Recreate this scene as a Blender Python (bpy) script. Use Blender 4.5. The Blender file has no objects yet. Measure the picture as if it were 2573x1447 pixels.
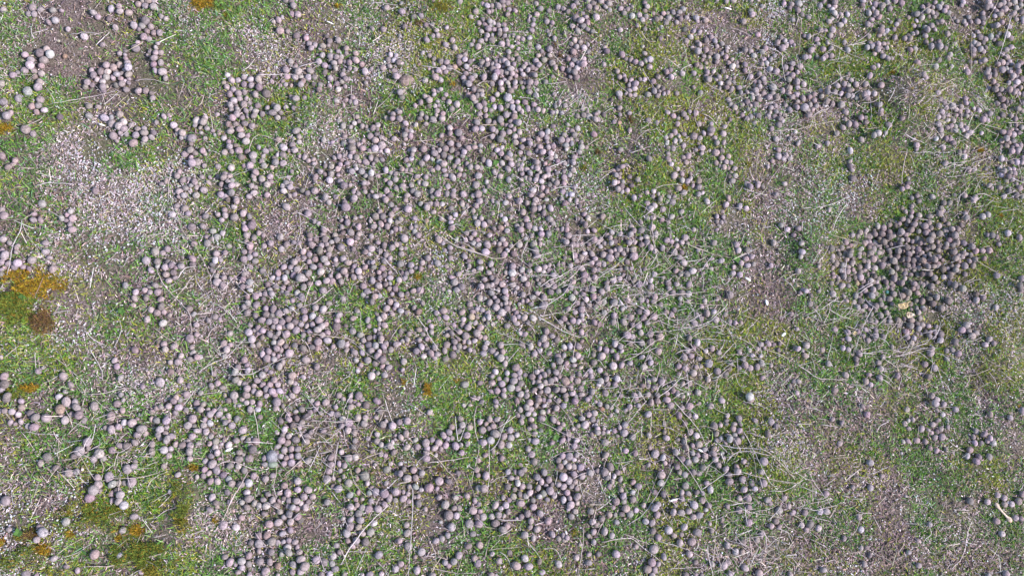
import bpy, math, random
import numpy as np
from mathutils import Matrix
R_ = math.radians
rng = np.random.default_rng(7); random.seed(7)
scene = bpy.context.scene

# ---------------------------------------------------------------- camera, light
IW, IH, F = 2573.0, 1447.0, 2144.0           # photo pixels, focal length in photo pixels
nv = np.array([-0.080/1286*F, 0.070/723*F, 1.0]); nv /= np.linalg.norm(nv)   # ground normal seen from the camera
ZC = 1.12                                     # metres to the ground along the optical axis
E3 = -nv; E1 = np.array([1.0,0,0]); E1 -= E1.dot(E3)*E3; E1 /= np.linalg.norm(E1); E2 = np.cross(E3, E1)
RW = np.stack([E1, E2, E3]); CAM = RW @ np.array([0,0,-ZC])
cam_d = bpy.data.cameras.new('camera'); cam = bpy.data.objects.new('camera', cam_d)
scene.collection.objects.link(cam); scene.camera = cam
cam_d.sensor_fit = 'HORIZONTAL'; cam_d.sensor_width = 36.0; cam_d.lens = 36.0*F/IW
cam_d.clip_start = 0.02; cam_d.clip_end = 500
r_, u_, b_ = RW @ np.array([1,0,0]), RW @ np.array([0,-1,0]), RW @ np.array([0,0,-1])
cam.matrix_world = Matrix([[r_[i], u_[i], b_[i], CAM[i]] for i in range(3)] + [[0,0,0,1]])

SUN_EL, SUN_AZ = 42.0, math.degrees(math.atan2(-0.32, 0.95))   # azimuth from +X, counter-clockwise
w = bpy.data.worlds.new('World'); scene.world = w; w.use_nodes = True
nt = w.node_tree; bg = nt.nodes['Background']
sky = nt.nodes.new('ShaderNodeTexSky'); sky.sky_type = 'NISHITA'; sky.sun_disc = False
sky.sun_elevation = R_(SUN_EL); sky.sun_rotation = R_(90 - SUN_AZ)
nt.links.new(sky.outputs[0], bg.inputs[0]); bg.inputs[1].default_value = 0.15
sd = bpy.data.lights.new('sun', 'SUN'); sd.energy = 4.0; sd.angle = R_(5.0); sd.color = (1.0, 0.92, 0.92)
so = bpy.data.objects.new('sun', sd); scene.collection.objects.link(so)
a, e = R_(SUN_AZ), R_(SUN_EL)
zax = np.array([math.cos(e)*math.cos(a), math.cos(e)*math.sin(a), math.sin(e)])
xax = np.cross([0,0,1], zax); xax /= np.linalg.norm(xax); yax = np.cross(zax, xax)
so.matrix_world = Matrix([[xax[i], yax[i], zax[i], 0] for i in range(3)] + [[0,0,0,1]])
vs = scene.view_settings; vs.view_transform = 'Standard'; vs.look = 'None'; vs.gamma = 1.0
vs.exposure = 1.0; vs.use_curve_mapping = False

# ---------------------------------------------------------------- photo data
# droppings as x, y, radius in tenths, all in photo pixels
PEL = np.array([
9,26,86, 81,20,93, 72,36,69, 86,36,79, 102,25,76, 133,27,86, 155,28,55, 139,52,93, 123,57,73, 171,74,66, 212,93,97, 235,33,93, 246,43,76, 279,23,93, 
299,17,76, 301,29,86, 324,33,93, 274,48,76, 290,70,83, 258,113,69, 347,11,76, 358,3,76, 365,15,83, 372,2,86, 386,17,93, 387,2,69, 405,42,69, 
417,48,59, 365,53,104, 337,64,97, 357,65,83, 349,74,59, 379,68,83, 370,79,76, 386,83,76, 401,83,83, 361,93,97, 373,99,86, 346,107,55, 341,122,107, 
396,110,52, 391,120,59, 377,130,62, 372,139,48, 391,133,76, 404,133,76, 387,146,90, 386,162,86, 404,158,83, 390,178,76, 408,181,104, 416,197,79, 
100,134,107, 117,125,97, 126,137,104, 63,138,86, 77,151,90, 110,152,104, 75,164,107, 104,166,83, 163,142,62, 62,178,93, 86,180,83, 104,186,83, 
45,183,59, 33,190,86, 88,194,76, 100,207,97, 95,219,114, 70,230,114, 4,211,93, 9,257,97, 47,248,93, 101,251,97, 80,268,86, 97,266,86, 112,277,86, 
92,282,76, 16,291,117, 26,285,83, 151,295,79, 65,326,124, 83,337,83, 5,392,97, 38,404,76, 21,420,90, 33,413,62, 315,129,52, 301,135,69, 314,138,52, 
316,148,66, 320,158,76, 267,164,97, 285,170,90, 301,164,90, 322,169,100, 230,178,76, 235,189,83, 253,180,100, 270,181,93, 260,170,69, 255,194,48, 
267,194,90, 244,200,76, 258,206,73, 290,180,76, 294,187,83, 305,185,62, 323,187,97, 284,196,79, 303,198,69, 313,176,55, 258,219,86, 260,229,69, 
219,207,83, 232,215,66, 214,219,76, 292,215,76, 306,211,86, 317,226,73, 323,209,55, 324,199,52, 314,204,52, 348,229,90, 366,229,90, 384,247,83, 
381,235,62, 224,267,86, 247,270,73, 224,292,90, 263,297,107, 280,296,69, 301,288,93, 281,312,97, 299,317,107, 311,307,97, 330,315,79, 346,325,76, 
311,324,97, 303,335,73, 318,337,76, 341,340,97, 362,323,69, 362,334,97, 285,342,97, 293,354,66, 335,360,114, 364,350,86, 359,359,62, 381,346,79, 
386,334,76, 393,308,62, 412,293,79, 426,290,59, 436,315,90, 446,327,62, 458,334,83, 445,336,55, 456,346,62, 468,345,62, 482,348,104, 480,362,62, 
494,304,97, 490,315,59, 478,377,97, 464,388,83, 490,385,86, 480,396,62, 482,409,107, 496,408,97, 451,432,66, 445,442,83, 418,455,83, 406,463,62, 
460,453,90, 476,451,62, 489,457,93, 480,466,62, 466,473,83, 450,481,90, 462,491,76, 450,494,62, 494,471,69, 493,491,90, 240,480,90, 106,512,97, 
10,542,111, 3,528,90, 85,538,76, 84,553,90, 102,553,83, 178,531,79, 169,540,62, 182,549,90, 155,548,83, 166,554,62, 176,564,76, 182,577,97, 8,601,90, 
25,611,76, 43,621,90, 40,634,55, 115,611,83, 114,632,93, 12,642,124, 5,629,69, 4,659,76, 22,663,90, 44,661,104, 36,672,83, 58,671,69, 73,676,76, 
80,654,97, 125,648,69, 133,676,111, 3,689,76, 4,678,62, 444,518,86, 465,524,97, 473,537,79, 433,539,83, 482,571,97, 488,613,83, 390,633,104, 
367,654,104, 421,626,79, 409,636,69, 395,657,83, 397,668,76, 380,679,83, 421,658,73, 415,671,90, 431,666,86, 455,669,83, 442,672,62, 484,650,97, 
484,664,76, 417,690,86, 436,685,76, 440,698,76, 424,705,83, 315,717,86, 390,717,93, 341,734,90, 364,729,69, 377,734,69, 375,721,55, 339,750,93, 
368,748,93, 396,734,90, 404,752,83, 405,770,97, 380,778,83, 395,786,90, 370,802,90, 335,767,69, 412,784,62, 426,792,62, 410,812,97, 475,776,90, 
487,789,69, 493,816,76, 477,850,104, 494,840,69, 398,858,59, 412,864,79, 415,877,83, 437,870,97, 484,886,83, 479,902,83, 495,897,76, 482,872,62, 
455,894,76, 447,909,90, 428,910,69, 428,933,93, 448,932,55, 402,960,111, 359,971,73, 475,969,62, 453,955,90, 469,991,97, 443,998,69, 339,879,97, 
288,905,79, 294,920,83, 304,949,90, 304,991,69, 96,932,83, 109,923,48, 160,945,111, 178,967,90, 164,984,59, 148,996,90, 11,946,111, 11,965,104, 
4,979,83, 18,994,104, 3,897,55, 17,1001,99, 2,1031,49, 12,1032,74, 30,1034,86, 46,1041,74, 55,1023,93, 53,1007,80, 77,1038,93, 89,1048,105, 
116,1050,130, 53,1059,74, 70,1070,74, 86,1073,111, 26,1061,74, 38,1065,43, 166,1009,124, 188,1010,93, 176,1020,62, 192,1023,105, 151,1028,124, 
154,1043,74, 180,1040,80, 164,1055,105, 198,1042,117, 212,1055,93, 207,1028,62, 237,1020,130, 295,1014,93, 310,1005,62, 308,1030,86, 279,1045,117, 
312,1061,80, 332,1062,105, 356,1077,136, 345,1091,93, 365,1088,80, 298,1072,80, 280,1079,114, 266,1074,68, 351,1041,49, 345,1052,43, 339,1111,93, 
318,1120,93, 301,1119,86, 282,1131,93, 220,1110,117, 200,1133,136, 249,1139,117, 236,1153,96, 259,1152,80, 243,1127,74, 185,1146,80, 222,1125,56, 
119,1148,111, 103,1163,93, 140,1175,86, 138,1130,62, 173,1188,105, 192,1185,80, 320,1178,117, 337,1171,80, 340,1159,68, 274,1198,136, 282,1216,105, 
246,1201,99, 247,1217,99, 235,1231,124, 225,1250,117, 251,1232,56, 298,1213,80, 313,1213,74, 331,1211,136, 296,1231,93, 280,1239,77, 302,1243,99, 
282,1256,74, 298,1259,99, 311,1269,105, 412,1171,80, 447,1192,77, 495,1198,62, 428,1235,62, 337,1297,99, 166,1310,105, 101,1324,93, 108,1337,136, 
92,1355,86, 15,1257,117, 23,1329,68, 308,1331,86, 238,1392,124, 302,1396,111, 136,1402,93, 195,1432,86, 167,1422,74, 65,1441,105, 91,1447,74, 
356,1437,80, 436,1007,86, 452,1005,68, 424,1020,74, 404,1022,68, 393,1025,62, 382,1035,74, 449,1023,99, 441,1036,74, 468,1030,68, 494,1012,86, 
498,1028,74, 381,1052,68, 394,1056,90, 418,1056,99, 418,1073,74, 402,1078,93, 397,1092,74, 416,1088,80, 431,1095,99, 402,1100,68, 419,1104,105, 
383,1116,86, 382,1134,99, 412,1130,99, 429,1127,68, 441,1116,80, 458,1118,93, 478,1119,93, 476,1134,105, 477,1152,74, 425,1144,80, 472,1068,99, 
484,1052,105, 483,1096,86, 488,1070,62, 494,1082,74, 497,1114,68, 473,1107,56, 418,1047,56, 718,2,76, 732,4,76, 737,14,76, 734,36,69, 748,37,86, 
700,51,83, 709,44,55, 687,55,55, 704,78,97, 723,79,76, 745,91,86, 769,96,79, 777,111,76, 792,114,69, 782,122,79, 811,116,83, 804,122,55, 828,104,76, 
850,102,83, 821,92,52, 825,115,48, 870,122,79, 810,139,76, 831,129,55, 830,142,76, 894,135,69, 971,21,83, 963,75,76, 935,73,69, 981,138,69, 
975,151,69, 990,152,69, 995,141,62, 962,171,79, 979,167,69, 989,178,69, 996,192,83, 801,155,79, 816,165,79, 830,153,55, 839,159,79, 845,144,76, 
857,144,69, 854,155,73, 866,156,55, 829,169,52, 843,171,79, 878,158,83, 894,152,97, 909,162,69, 879,172,66, 893,175,59, 863,178,59, 917,180,90, 
933,174,52, 730,155,76, 718,176,97, 743,170,69, 749,180,97, 779,178,93, 816,183,79, 722,194,86, 741,194,90, 756,194,62, 774,195,86, 789,196,69, 
762,204,79, 756,213,83, 830,198,86, 861,189,76, 868,198,69, 859,206,62, 846,211,66, 877,200,52, 867,218,52, 919,209,59, 711,205,62, 704,217,62, 
718,213,62, 732,216,48, 683,206,59, 805,215,69, 802,226,76, 828,216,59, 850,225,76, 572,190,69, 562,208,62, 582,202,90, 598,202,69, 613,194,76, 
630,200,90, 649,199,90, 657,189,69, 613,212,83, 632,215,83, 651,220,90, 652,209,69, 586,225,83, 577,237,86, 599,235,86, 614,232,76, 641,238,93, 
669,236,107, 587,254,90, 602,249,76, 619,249,66, 579,265,83, 613,263,97, 593,267,62, 648,266,79, 583,276,76, 597,275,76, 618,279,76, 631,274,59, 
642,281,76, 595,287,90, 584,296,90, 609,296,69, 622,292,62, 638,291,83, 659,287,69, 669,285,52, 672,272,69, 689,266,79, 696,272,97, 684,284,97, 
706,284,69, 697,296,79, 718,270,66, 739,272,69, 744,249,97, 732,245,62, 765,247,62, 573,312,83, 579,330,93, 615,311,90, 633,317,90, 602,326,90, 
582,321,48, 606,340,90, 622,342,69, 618,355,97, 511,306,100, 515,297,76, 520,323,66, 504,321,55, 515,349,66, 540,340,55, 550,334,59, 546,288,59, 
509,379,76, 515,386,62, 575,358,76, 577,368,79, 592,366,69, 564,383,86, 582,381,62, 600,379,97, 606,396,90, 650,371,69, 666,380,86, 680,377,73, 
636,391,104, 662,393,66, 636,404,76, 657,404,69, 628,417,100, 614,417,62, 664,417,79, 683,421,69, 744,329,100, 752,344,66, 752,357,66, 700,352,90, 
712,371,111, 735,364,83, 727,379,59, 740,377,83, 711,390,93, 697,390,62, 689,398,69, 692,408,90, 711,411,93, 753,393,62, 765,395,76, 775,404,62, 
787,401,62, 789,412,62, 733,432,66, 548,419,79, 581,422,86, 514,417,62, 562,446,90, 565,437,76, 578,442,76, 507,445,62, 524,459,69, 573,456,69, 
583,455,69, 582,466,83, 594,464,69, 570,471,69, 512,478,93, 581,484,90, 555,489,86, 568,493,62, 593,498,62, 642,433,97, 637,442,69, 640,451,62, 
658,450,90, 679,444,86, 681,457,69, 671,464,83, 657,462,52, 632,467,69, 641,471,69, 638,485,90, 626,494,76, 671,490,76, 724,446,62, 719,459,76, 
731,459,52, 710,467,69, 729,470,83, 713,480,83, 760,479,66, 773,485,69, 791,480,90, 740,489,69, 728,492,62, 792,446,90, 792,456,55, 805,432,69, 
816,438,59, 832,438,90, 828,453,90, 817,417,69, 832,419,73, 855,414,69, 848,425,69, 855,456,76, 864,466,97, 850,440,48, 880,466,59, 835,360,62, 
813,352,76, 866,342,69, 862,317,93, 850,304,55, 881,320,59, 890,310,62, 897,294,62, 902,305,55, 910,317,73, 921,319,55, 937,322,83, 949,315,69, 
948,325,62, 926,327,48, 845,254,76, 869,252,59, 863,265,59, 880,256,62, 886,246,62, 893,258,79, 978,284,55, 987,287,76, 986,298,76, 996,294,55, 
999,280,62, 930,343,83, 946,339,69, 958,346,62, 943,353,97, 967,350,55, 990,349,76, 980,340,55, 883,356,90, 913,355,62, 901,365,76, 884,371,97, 
911,373,76, 959,366,100, 942,374,97, 928,380,62, 956,381,55, 973,379,69, 886,382,90, 880,394,69, 895,396,83, 865,392,62, 852,393,69, 840,397,62, 
858,402,62, 903,405,62, 919,408,97, 945,402,76, 960,402,69, 938,412,62, 872,411,62, 884,431,83, 893,417,55, 895,424,55, 908,431,83, 933,435,90, 
919,442,69, 931,448,76, 949,442,69, 970,428,86, 983,435,62, 994,437,69, 969,453,55, 980,461,66, 994,451,76, 915,460,69, 923,461,62, 917,482,62, 
888,482,69, 900,487,59, 935,482,55, 929,493,62, 944,494,83, 955,491,62, 971,480,90, 981,491,86, 964,495,62, 890,498,83, 818,495,90, 843,495,69, 
517,543,83, 510,569,93, 564,528,79, 548,539,73, 566,541,83, 557,553,76, 589,546,97, 588,520,76, 611,536,93, 627,544,86, 594,505,90, 573,502,69, 
633,566,111, 616,574,90, 620,591,86, 535,581,83, 559,586,76, 546,596,83, 532,601,69, 521,611,93, 651,586,69, 662,591,52, 704,595,90, 720,520,104, 
774,537,97, 790,556,69, 800,562,59, 575,619,69, 587,629,59, 566,635,69, 628,618,97, 620,608,69, 680,611,83, 629,633,62, 613,651,90, 627,647,76, 
641,639,69, 641,656,83, 707,626,86, 720,614,90, 738,609,69, 752,611,62, 762,632,86, 777,640,69, 792,651,83, 814,577,90, 811,590,69, 779,602,69, 
793,602,62, 783,615,97, 779,591,76, 816,602,90, 821,614,62, 833,608,69, 807,618,69, 803,629,104, 828,626,83, 826,640,76, 814,651,90, 846,602,76, 
842,591,62, 857,622,97, 888,626,69, 880,608,97, 881,584,90, 862,585,69, 873,559,90, 859,570,69, 858,554,55, 869,521,111, 866,509,76, 887,503,76, 
826,508,76, 814,502,69, 892,548,62, 901,570,90, 890,564,55, 902,588,69, 898,599,62, 870,546,48, 544,638,83, 541,654,90, 555,654,62, 534,665,69, 
543,694,76, 535,680,69, 563,698,69, 579,699,55, 546,709,104, 561,718,97, 660,680,76, 616,687,97, 612,702,90, 628,709,83, 609,721,83, 622,719,69, 
629,729,69, 622,745,76, 642,744,90, 653,739,55, 667,738,76, 678,728,62, 673,715,69, 683,738,79, 662,752,69, 685,698,69, 699,686,86, 699,699,69, 
713,671,86, 715,698,83, 731,671,76, 746,676,86, 739,658,90, 749,651,69, 719,709,62, 721,684,62, 694,721,83, 711,723,69, 721,736,62, 728,725,69, 
737,691,83, 755,698,124, 775,687,90, 767,702,62, 779,713,83, 763,721,90, 747,736,76, 758,746,104, 735,755,69, 722,757,69, 787,671,90, 803,667,69, 
806,683,97, 821,661,76, 843,653,62, 844,664,59, 862,651,83, 874,660,90, 890,669,69, 799,711,83, 820,705,90, 834,707,90, 830,694,62, 850,694,83, 
857,707,86, 864,681,90, 870,691,59, 886,680,55, 901,681,90, 889,696,83, 904,696,76, 917,671,76, 937,659,62, 939,671,69, 928,660,55, 913,718,83, 
922,732,83, 912,741,62, 936,705,93, 951,718,97, 954,698,76, 966,691,69, 961,674,83, 952,684,62, 966,657,83, 970,640,83, 980,649,69, 980,698,83, 
969,714,76, 978,725,76, 980,712,55, 993,725,76, 985,739,62, 933,625,97, 918,633,69, 928,638,55, 966,617,90, 985,622,86, 996,614,76, 933,594,69, 
984,583,62, 939,569,90, 944,544,90, 962,544,83, 957,563,90, 973,569,83, 980,555,76, 969,554,55, 983,539,83, 931,555,62, 955,532,69, 969,502,83, 
953,575,48, 994,576,62, 942,745,83, 953,744,69, 935,758,83, 971,775,90, 980,758,83, 991,754,62, 996,766,76, 991,775,55, 623,761,83, 613,770,76, 
644,766,97, 621,786,90, 642,792,83, 668,775,69, 687,776,97, 669,790,90, 701,788,97, 718,781,76, 733,775,76, 753,767,69, 658,804,97, 676,808,90, 
692,806,86, 709,809,90, 725,802,90, 741,809,90, 764,781,90, 766,799,97, 785,794,90, 793,773,83, 812,777,97, 826,762,69, 812,730,97, 801,805,97, 
756,815,76, 729,819,90, 744,830,97, 701,822,83, 716,821,62, 687,821,62, 649,824,76, 660,831,76, 639,830,62, 625,835,97, 633,852,97, 649,837,55, 
678,840,90, 659,848,69, 700,837,76, 719,840,104, 690,847,69, 635,868,69, 649,866,69, 689,861,69, 705,860,97, 718,869,76, 695,875,90, 675,882,90, 
707,880,69, 727,887,104, 740,868,76, 699,895,62, 687,890,62, 659,889,83, 671,900,97, 689,903,76, 711,910,69, 702,921,97, 762,875,97, 784,872,76, 
797,875,76, 799,859,97, 777,852,76, 778,832,62, 762,842,76, 798,828,97, 808,820,97, 819,814,76, 823,835,83, 823,855,104, 810,842,76, 785,816,83, 
771,819,69, 846,821,104, 847,805,69, 852,792,90, 887,800,83, 886,832,90, 869,818,55, 862,751,83, 897,781,76, 857,863,111, 871,866,69, 837,870,69, 
871,879,76, 891,885,90, 910,886,83, 908,870,69, 913,855,76, 905,841,83, 924,804,83, 927,819,62, 946,788,69, 965,794,83, 953,801,76, 985,789,76, 
966,817,90, 953,814,55, 942,830,62, 952,826,55, 954,839,76, 942,847,62, 958,850,83, 928,848,76, 926,866,86, 944,868,90, 932,881,90, 956,859,69, 
969,862,69, 964,871,83, 953,884,76, 967,881,62, 982,879,76, 995,865,76, 949,894,90, 961,903,97, 972,911,62, 977,923,83, 961,919,69, 924,905,90, 
907,916,69, 934,944,97, 949,937,55, 966,942,83, 899,931,62, 769,904,111, 796,921,90, 562,864,97, 570,878,97, 580,866,62, 565,894,69, 578,838,83, 
541,796,76, 524,805,69, 553,802,55, 614,904,90, 621,916,69, 622,931,90, 598,922,76, 591,934,97, 579,949,62, 592,954,90, 538,939,69, 547,963,83, 
559,974,83, 588,993,97, 602,961,76, 615,965,76, 621,976,90, 638,969,62, 646,956,83, 659,942,90, 669,928,62, 681,935,69, 689,954,90, 660,966,83, 
678,966,76, 698,966,69, 669,977,83, 684,983,90, 702,982,90, 691,991,69, 638,983,76, 651,988,90, 619,992,97, 669,994,69, 714,987,55, 734,943,97, 
730,959,76, 741,963,62, 762,947,69, 745,978,104, 734,994,90, 852,993,83, 882,993,76, 901,994,97, 504,987,69, 502,897,69, 531,969,83, 614,562,55, 
635,554,48, 511,1015,77, 504,1028,80, 528,1040,86, 523,1029,62, 538,1032,68, 551,1040,86, 515,1055,74, 528,1063,86, 512,1068,80, 502,1081,62, 
518,1084,93, 530,1095,74, 542,1108,86, 527,1114,65, 541,1124,86, 546,1137,86, 530,1145,86, 516,1158,74, 533,1165,111, 551,1152,56, 544,1181,111, 
525,1188,74, 514,1179,74, 511,1195,74, 529,1209,86, 561,1193,80, 547,1209,86, 533,1249,99, 542,1263,74, 545,1272,62, 527,1280,86, 571,1236,80, 
574,1203,80, 582,1214,86, 574,1006,74, 590,1007,74, 608,1003,74, 619,1011,74, 634,1009,68, 653,1014,86, 628,1028,93, 648,1028,74, 601,1019,49, 
553,1027,62, 574,1044,74, 595,1052,86, 575,1057,56, 566,1061,68, 583,1069,86, 566,1028,49, 610,1080,105, 653,1047,68, 564,1105,62, 594,1106,80, 
610,1099,68, 575,1118,93, 625,1104,62, 643,1108,99, 627,1119,80, 635,1129,99, 601,1136,83, 612,1142,56, 626,1151,99, 601,1153,99, 648,1135,56, 
578,1170,93, 599,1171,80, 614,1181,86, 637,1195,93, 625,1213,111, 604,1217,105, 620,1237,86, 625,1252,105, 608,1261,68, 576,1261,62, 639,1264,80, 
621,1274,93, 607,1300,86, 561,1319,105, 593,1324,99, 565,1398,83, 578,1412,111, 607,1409,96, 608,1425,77, 625,1416,86, 625,1395,93, 599,1436,74, 
627,1443,74, 653,1410,99, 678,1411,93, 698,1420,80, 668,1436,111, 650,1345,86, 671,1344,99, 651,1365,105, 683,1360,99, 698,1363,74, 712,1360,56, 
726,1357,68, 741,1361,86, 630,1363,74, 651,1384,68, 682,1387,86, 708,1391,74, 722,1375,93, 725,1387,105, 747,1374,68, 752,1386,80, 756,1404,111, 
737,1418,96, 766,1423,117, 756,1435,93, 735,1436,80, 710,1340,86, 730,1331,83, 730,1310,86, 748,1298,93, 755,1306,86, 699,1312,105, 676,1316,105, 
665,1290,86, 713,1298,62, 728,1291,93, 703,1284,80, 735,1274,77, 724,1271,62, 746,1277,74, 768,1274,93, 756,1264,62, 745,1258,96, 763,1247,93, 
785,1247,83, 726,1256,74, 713,1252,68, 701,1258,56, 695,1270,93, 669,1270,99, 651,1269,80, 662,1255,80, 685,1256,93, 673,1241,77, 702,1238,74, 
723,1238,99, 748,1230,86, 774,1230,102, 748,1208,93, 715,1219,86, 667,1203,86, 685,1194,74, 666,1166,80, 664,1150,74, 705,1146,74, 696,1136,56, 
714,1164,80, 732,1162,93, 719,1150,74, 732,1145,68, 749,1145,93, 714,1130,86, 732,1127,80, 748,1127,80, 698,1121,86, 722,1112,86, 743,1104,99, 
707,1106,93, 710,1093,68, 726,1095,80, 769,1109,93, 770,1095,74, 782,1085,80, 715,1079,93, 705,1057,93, 726,1053,86, 746,1051,80, 737,1069,86, 
724,1041,74, 729,1025,62, 711,1019,62, 693,1025,77, 696,1009,111, 758,1028,86, 779,1036,80, 771,1047,93, 759,1062,80, 774,1157,93, 753,1074,56, 
797,1013,68, 793,1028,80, 818,1011,86, 806,1037,56, 833,1039,77, 843,1022,74, 848,1041,80, 861,1051,80, 858,1069,80, 876,1061,105, 875,1080,86, 
887,1074,68, 890,1086,86, 899,1049,99, 918,1049,80, 915,1064,93, 920,1017,99, 901,1015,68, 881,1022,93, 879,1006,74, 892,1008,56, 910,1003,62, 
863,1002,62, 947,1007,99, 954,1034,80, 945,1048,62, 962,1066,86, 970,1057,49, 986,1070,99, 948,1091,74, 947,1108,80, 958,1117,68, 970,1122,68, 
980,1120,93, 986,1110,56, 989,1136,80, 994,1093,49, 968,1144,56, 957,1140,68, 936,1133,80, 924,1101,62, 892,1106,80, 888,1122,74, 813,1083,74, 
858,1135,68, 876,1150,99, 893,1148,86, 865,1169,80, 832,1148,99, 832,1167,86, 852,1165,74, 826,1183,86, 837,1201,68, 821,1204,105, 836,1221,56, 
850,1228,105, 863,1196,62, 876,1213,99, 899,1181,74, 916,1195,117, 897,1201,68, 923,1213,74, 971,1179,93, 970,1214,68, 982,1164,56, 997,1188,62, 
944,1235,105, 928,1238,68, 934,1225,56, 965,1239,117, 978,1251,99, 994,1235,93, 993,1256,68, 932,1258,68, 966,1266,80, 950,1278,105, 926,1278,99, 
910,1275,80, 897,1268,68, 910,1253,56, 893,1255,68, 900,1237,62, 879,1243,93, 881,1273,86, 901,1289,93, 890,1276,56, 905,1306,99, 881,1305,86, 
861,1302,68, 879,1322,99, 901,1324,86, 871,1339,99, 910,1339,93, 931,1336,99, 940,1314,86, 873,1357,80, 895,1357,93, 918,1361,105, 886,1371,68, 
845,1369,80, 822,1261,80, 855,1386,80, 951,1393,105, 837,1397,86, 815,1411,99, 795,1406,99, 834,1415,86, 842,1429,93, 829,1441,80, 807,1443,74, 
865,1442,68, 929,1442,93, 958,1442,68, 994,1428,86, 910,1444,56, 998,1358,62, 698,1445,62, 942,1167,43, 1155,5,76, 1089,3,55, 1009,10,55, 1010,30,86, 
1040,43,83, 1057,41,86, 1017,68,69, 1005,91,48, 1071,64,62, 1086,62,69, 1097,77,69, 1100,89,69, 1088,91,59, 1122,70,62, 1072,101,83, 1062,134,62, 
1136,102,69, 1120,113,76, 1142,120,79, 1079,140,62, 1090,148,62, 1184,113,66, 1213,11,62, 1224,15,76, 1195,30,83, 1236,15,69, 1228,30,62, 1236,28,55, 
1252,16,90, 1262,3,83, 1275,8,83, 1264,16,62, 1294,28,69, 1275,37,69, 1182,43,62, 1213,50,69, 1203,59,76, 1218,63,76, 1231,54,69, 1240,58,69, 
1252,64,69, 1233,65,55, 1265,64,76, 1227,73,90, 1241,75,62, 1270,75,76, 1209,80,66, 1256,77,69, 1224,90,69, 1255,86,69, 1268,91,69, 1221,99,62, 
1236,102,86, 1208,104,76, 1201,118,83, 1261,111,86, 1276,111,69, 1275,103,52, 1285,118,62, 1278,131,69, 1290,89,55, 1301,95,69, 1313,99,62, 
1301,109,59, 1331,96,73, 1348,37,79, 1358,23,76, 1347,10,69, 1379,28,69, 1402,19,83, 1415,23,69, 1427,30,66, 1440,17,76, 1449,8,69, 1478,3,76, 
1490,10,76, 1480,18,86, 1498,21,69, 1328,53,55, 1341,51,62, 1339,63,69, 1336,77,76, 1374,55,83, 1388,58,62, 1380,88,45, 1376,79,52, 1393,97,69, 
1384,66,48, 1419,84,55, 1448,46,90, 1460,52,97, 1473,44,62, 1477,57,69, 1466,66,76, 1438,66,69, 1476,74,69, 1452,78,76, 1489,80,62, 1498,44,90, 
1444,102,83, 1458,106,69, 1435,111,59, 1449,118,69, 1467,120,69, 1441,131,76, 1478,131,55, 1352,119,76, 1381,124,86, 1361,129,62, 1352,140,59, 
1367,151,79, 1381,140,62, 1108,156,79, 1122,157,83, 1113,171,76, 1129,171,83, 1142,169,76, 1120,181,69, 1101,178,66, 1090,162,62, 1155,144,86, 
1168,139,69, 1168,150,76, 1153,158,86, 1181,156,73, 1172,168,73, 1180,175,55, 1170,185,69, 1107,182,55, 1089,180,59, 1094,194,97, 1106,201,90, 
1068,203,76, 1164,196,69, 1184,198,83, 1193,191,66, 1168,207,69, 1178,211,83, 1211,157,76, 1224,151,62, 1225,162,76, 1210,165,62, 1218,144,55, 
1216,195,90, 1238,175,83, 1237,162,62, 1247,154,62, 1258,154,69, 1250,167,90, 1249,182,83, 1243,194,90, 1260,180,62, 1268,153,76, 1275,160,83, 
1265,167,55, 1277,144,69, 1287,149,55, 1303,149,76, 1291,162,69, 1283,173,83, 1273,182,76, 1287,185,69, 1296,191,59, 1297,139,62, 1267,202,62, 
1281,198,73, 1258,209,76, 1276,209,69, 1294,208,79, 1293,220,69, 1283,229,86, 1260,225,90, 1279,219,48, 1249,238,69, 1236,211,69, 1237,250,76, 
1276,246,104, 1285,257,73, 1300,257,62, 1310,176,59, 1316,169,62, 1327,176,69, 1314,188,69, 1321,161,55, 1330,164,55, 1337,170,69, 1346,153,76, 
1346,174,69, 1354,164,76, 1344,163,55, 1336,187,69, 1344,189,76, 1332,207,90, 1346,209,76, 1321,209,62, 1309,208,55, 1328,219,69, 1313,221,55, 
1330,232,83, 1346,240,83, 1370,207,69, 1388,193,62, 1387,159,83, 1395,170,76, 1413,173,59, 1428,149,62, 1444,152,76, 1456,160,83, 1466,161,90, 
1466,149,66, 1436,163,69, 1451,171,76, 1431,178,76, 1444,182,90, 1448,194,86, 1433,194,55, 1420,267,69, 1406,257,55, 1395,267,69, 1388,283,62, 
1411,285,62, 1393,238,62, 1190,225,90, 1203,229,59, 1199,241,69, 1211,229,55, 1211,238,69, 1188,246,83, 1194,256,69, 1204,268,90, 1216,260,76, 
1205,287,76, 1221,292,62, 1233,278,62, 1258,272,90, 1275,267,76, 1288,270,83, 1303,272,83, 1319,258,76, 1326,273,90, 1341,264,69, 1311,281,79, 
1293,282,62, 1292,294,90, 1272,289,83, 1281,288,62, 1341,277,62, 1352,276,76, 1365,279,69, 1257,301,97, 1283,305,76, 1296,306,69, 1272,315,62, 
1261,312,62, 1283,317,69, 1303,308,83, 1243,307,62, 1198,308,90, 1227,305,90, 1194,325,90, 1210,324,83, 1238,325,83, 1247,331,69, 1237,343,76, 
1263,337,90, 1279,332,76, 1257,350,97, 1267,357,62, 1292,326,62, 1305,332,86, 1294,343,76, 1305,350,62, 1314,352,69, 1328,352,69, 1332,361,76, 
1351,350,76, 1361,337,83, 1376,332,83, 1390,318,62, 1374,357,55, 1343,365,55, 1295,358,83, 1311,370,76, 1307,384,69, 1237,368,69, 1207,367,69, 
1207,380,55, 1192,370,76, 1177,372,83, 1185,368,52, 1166,382,76, 1152,365,69, 1162,392,62, 1149,386,76, 1132,361,86, 1119,374,86, 1135,378,83, 
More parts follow.
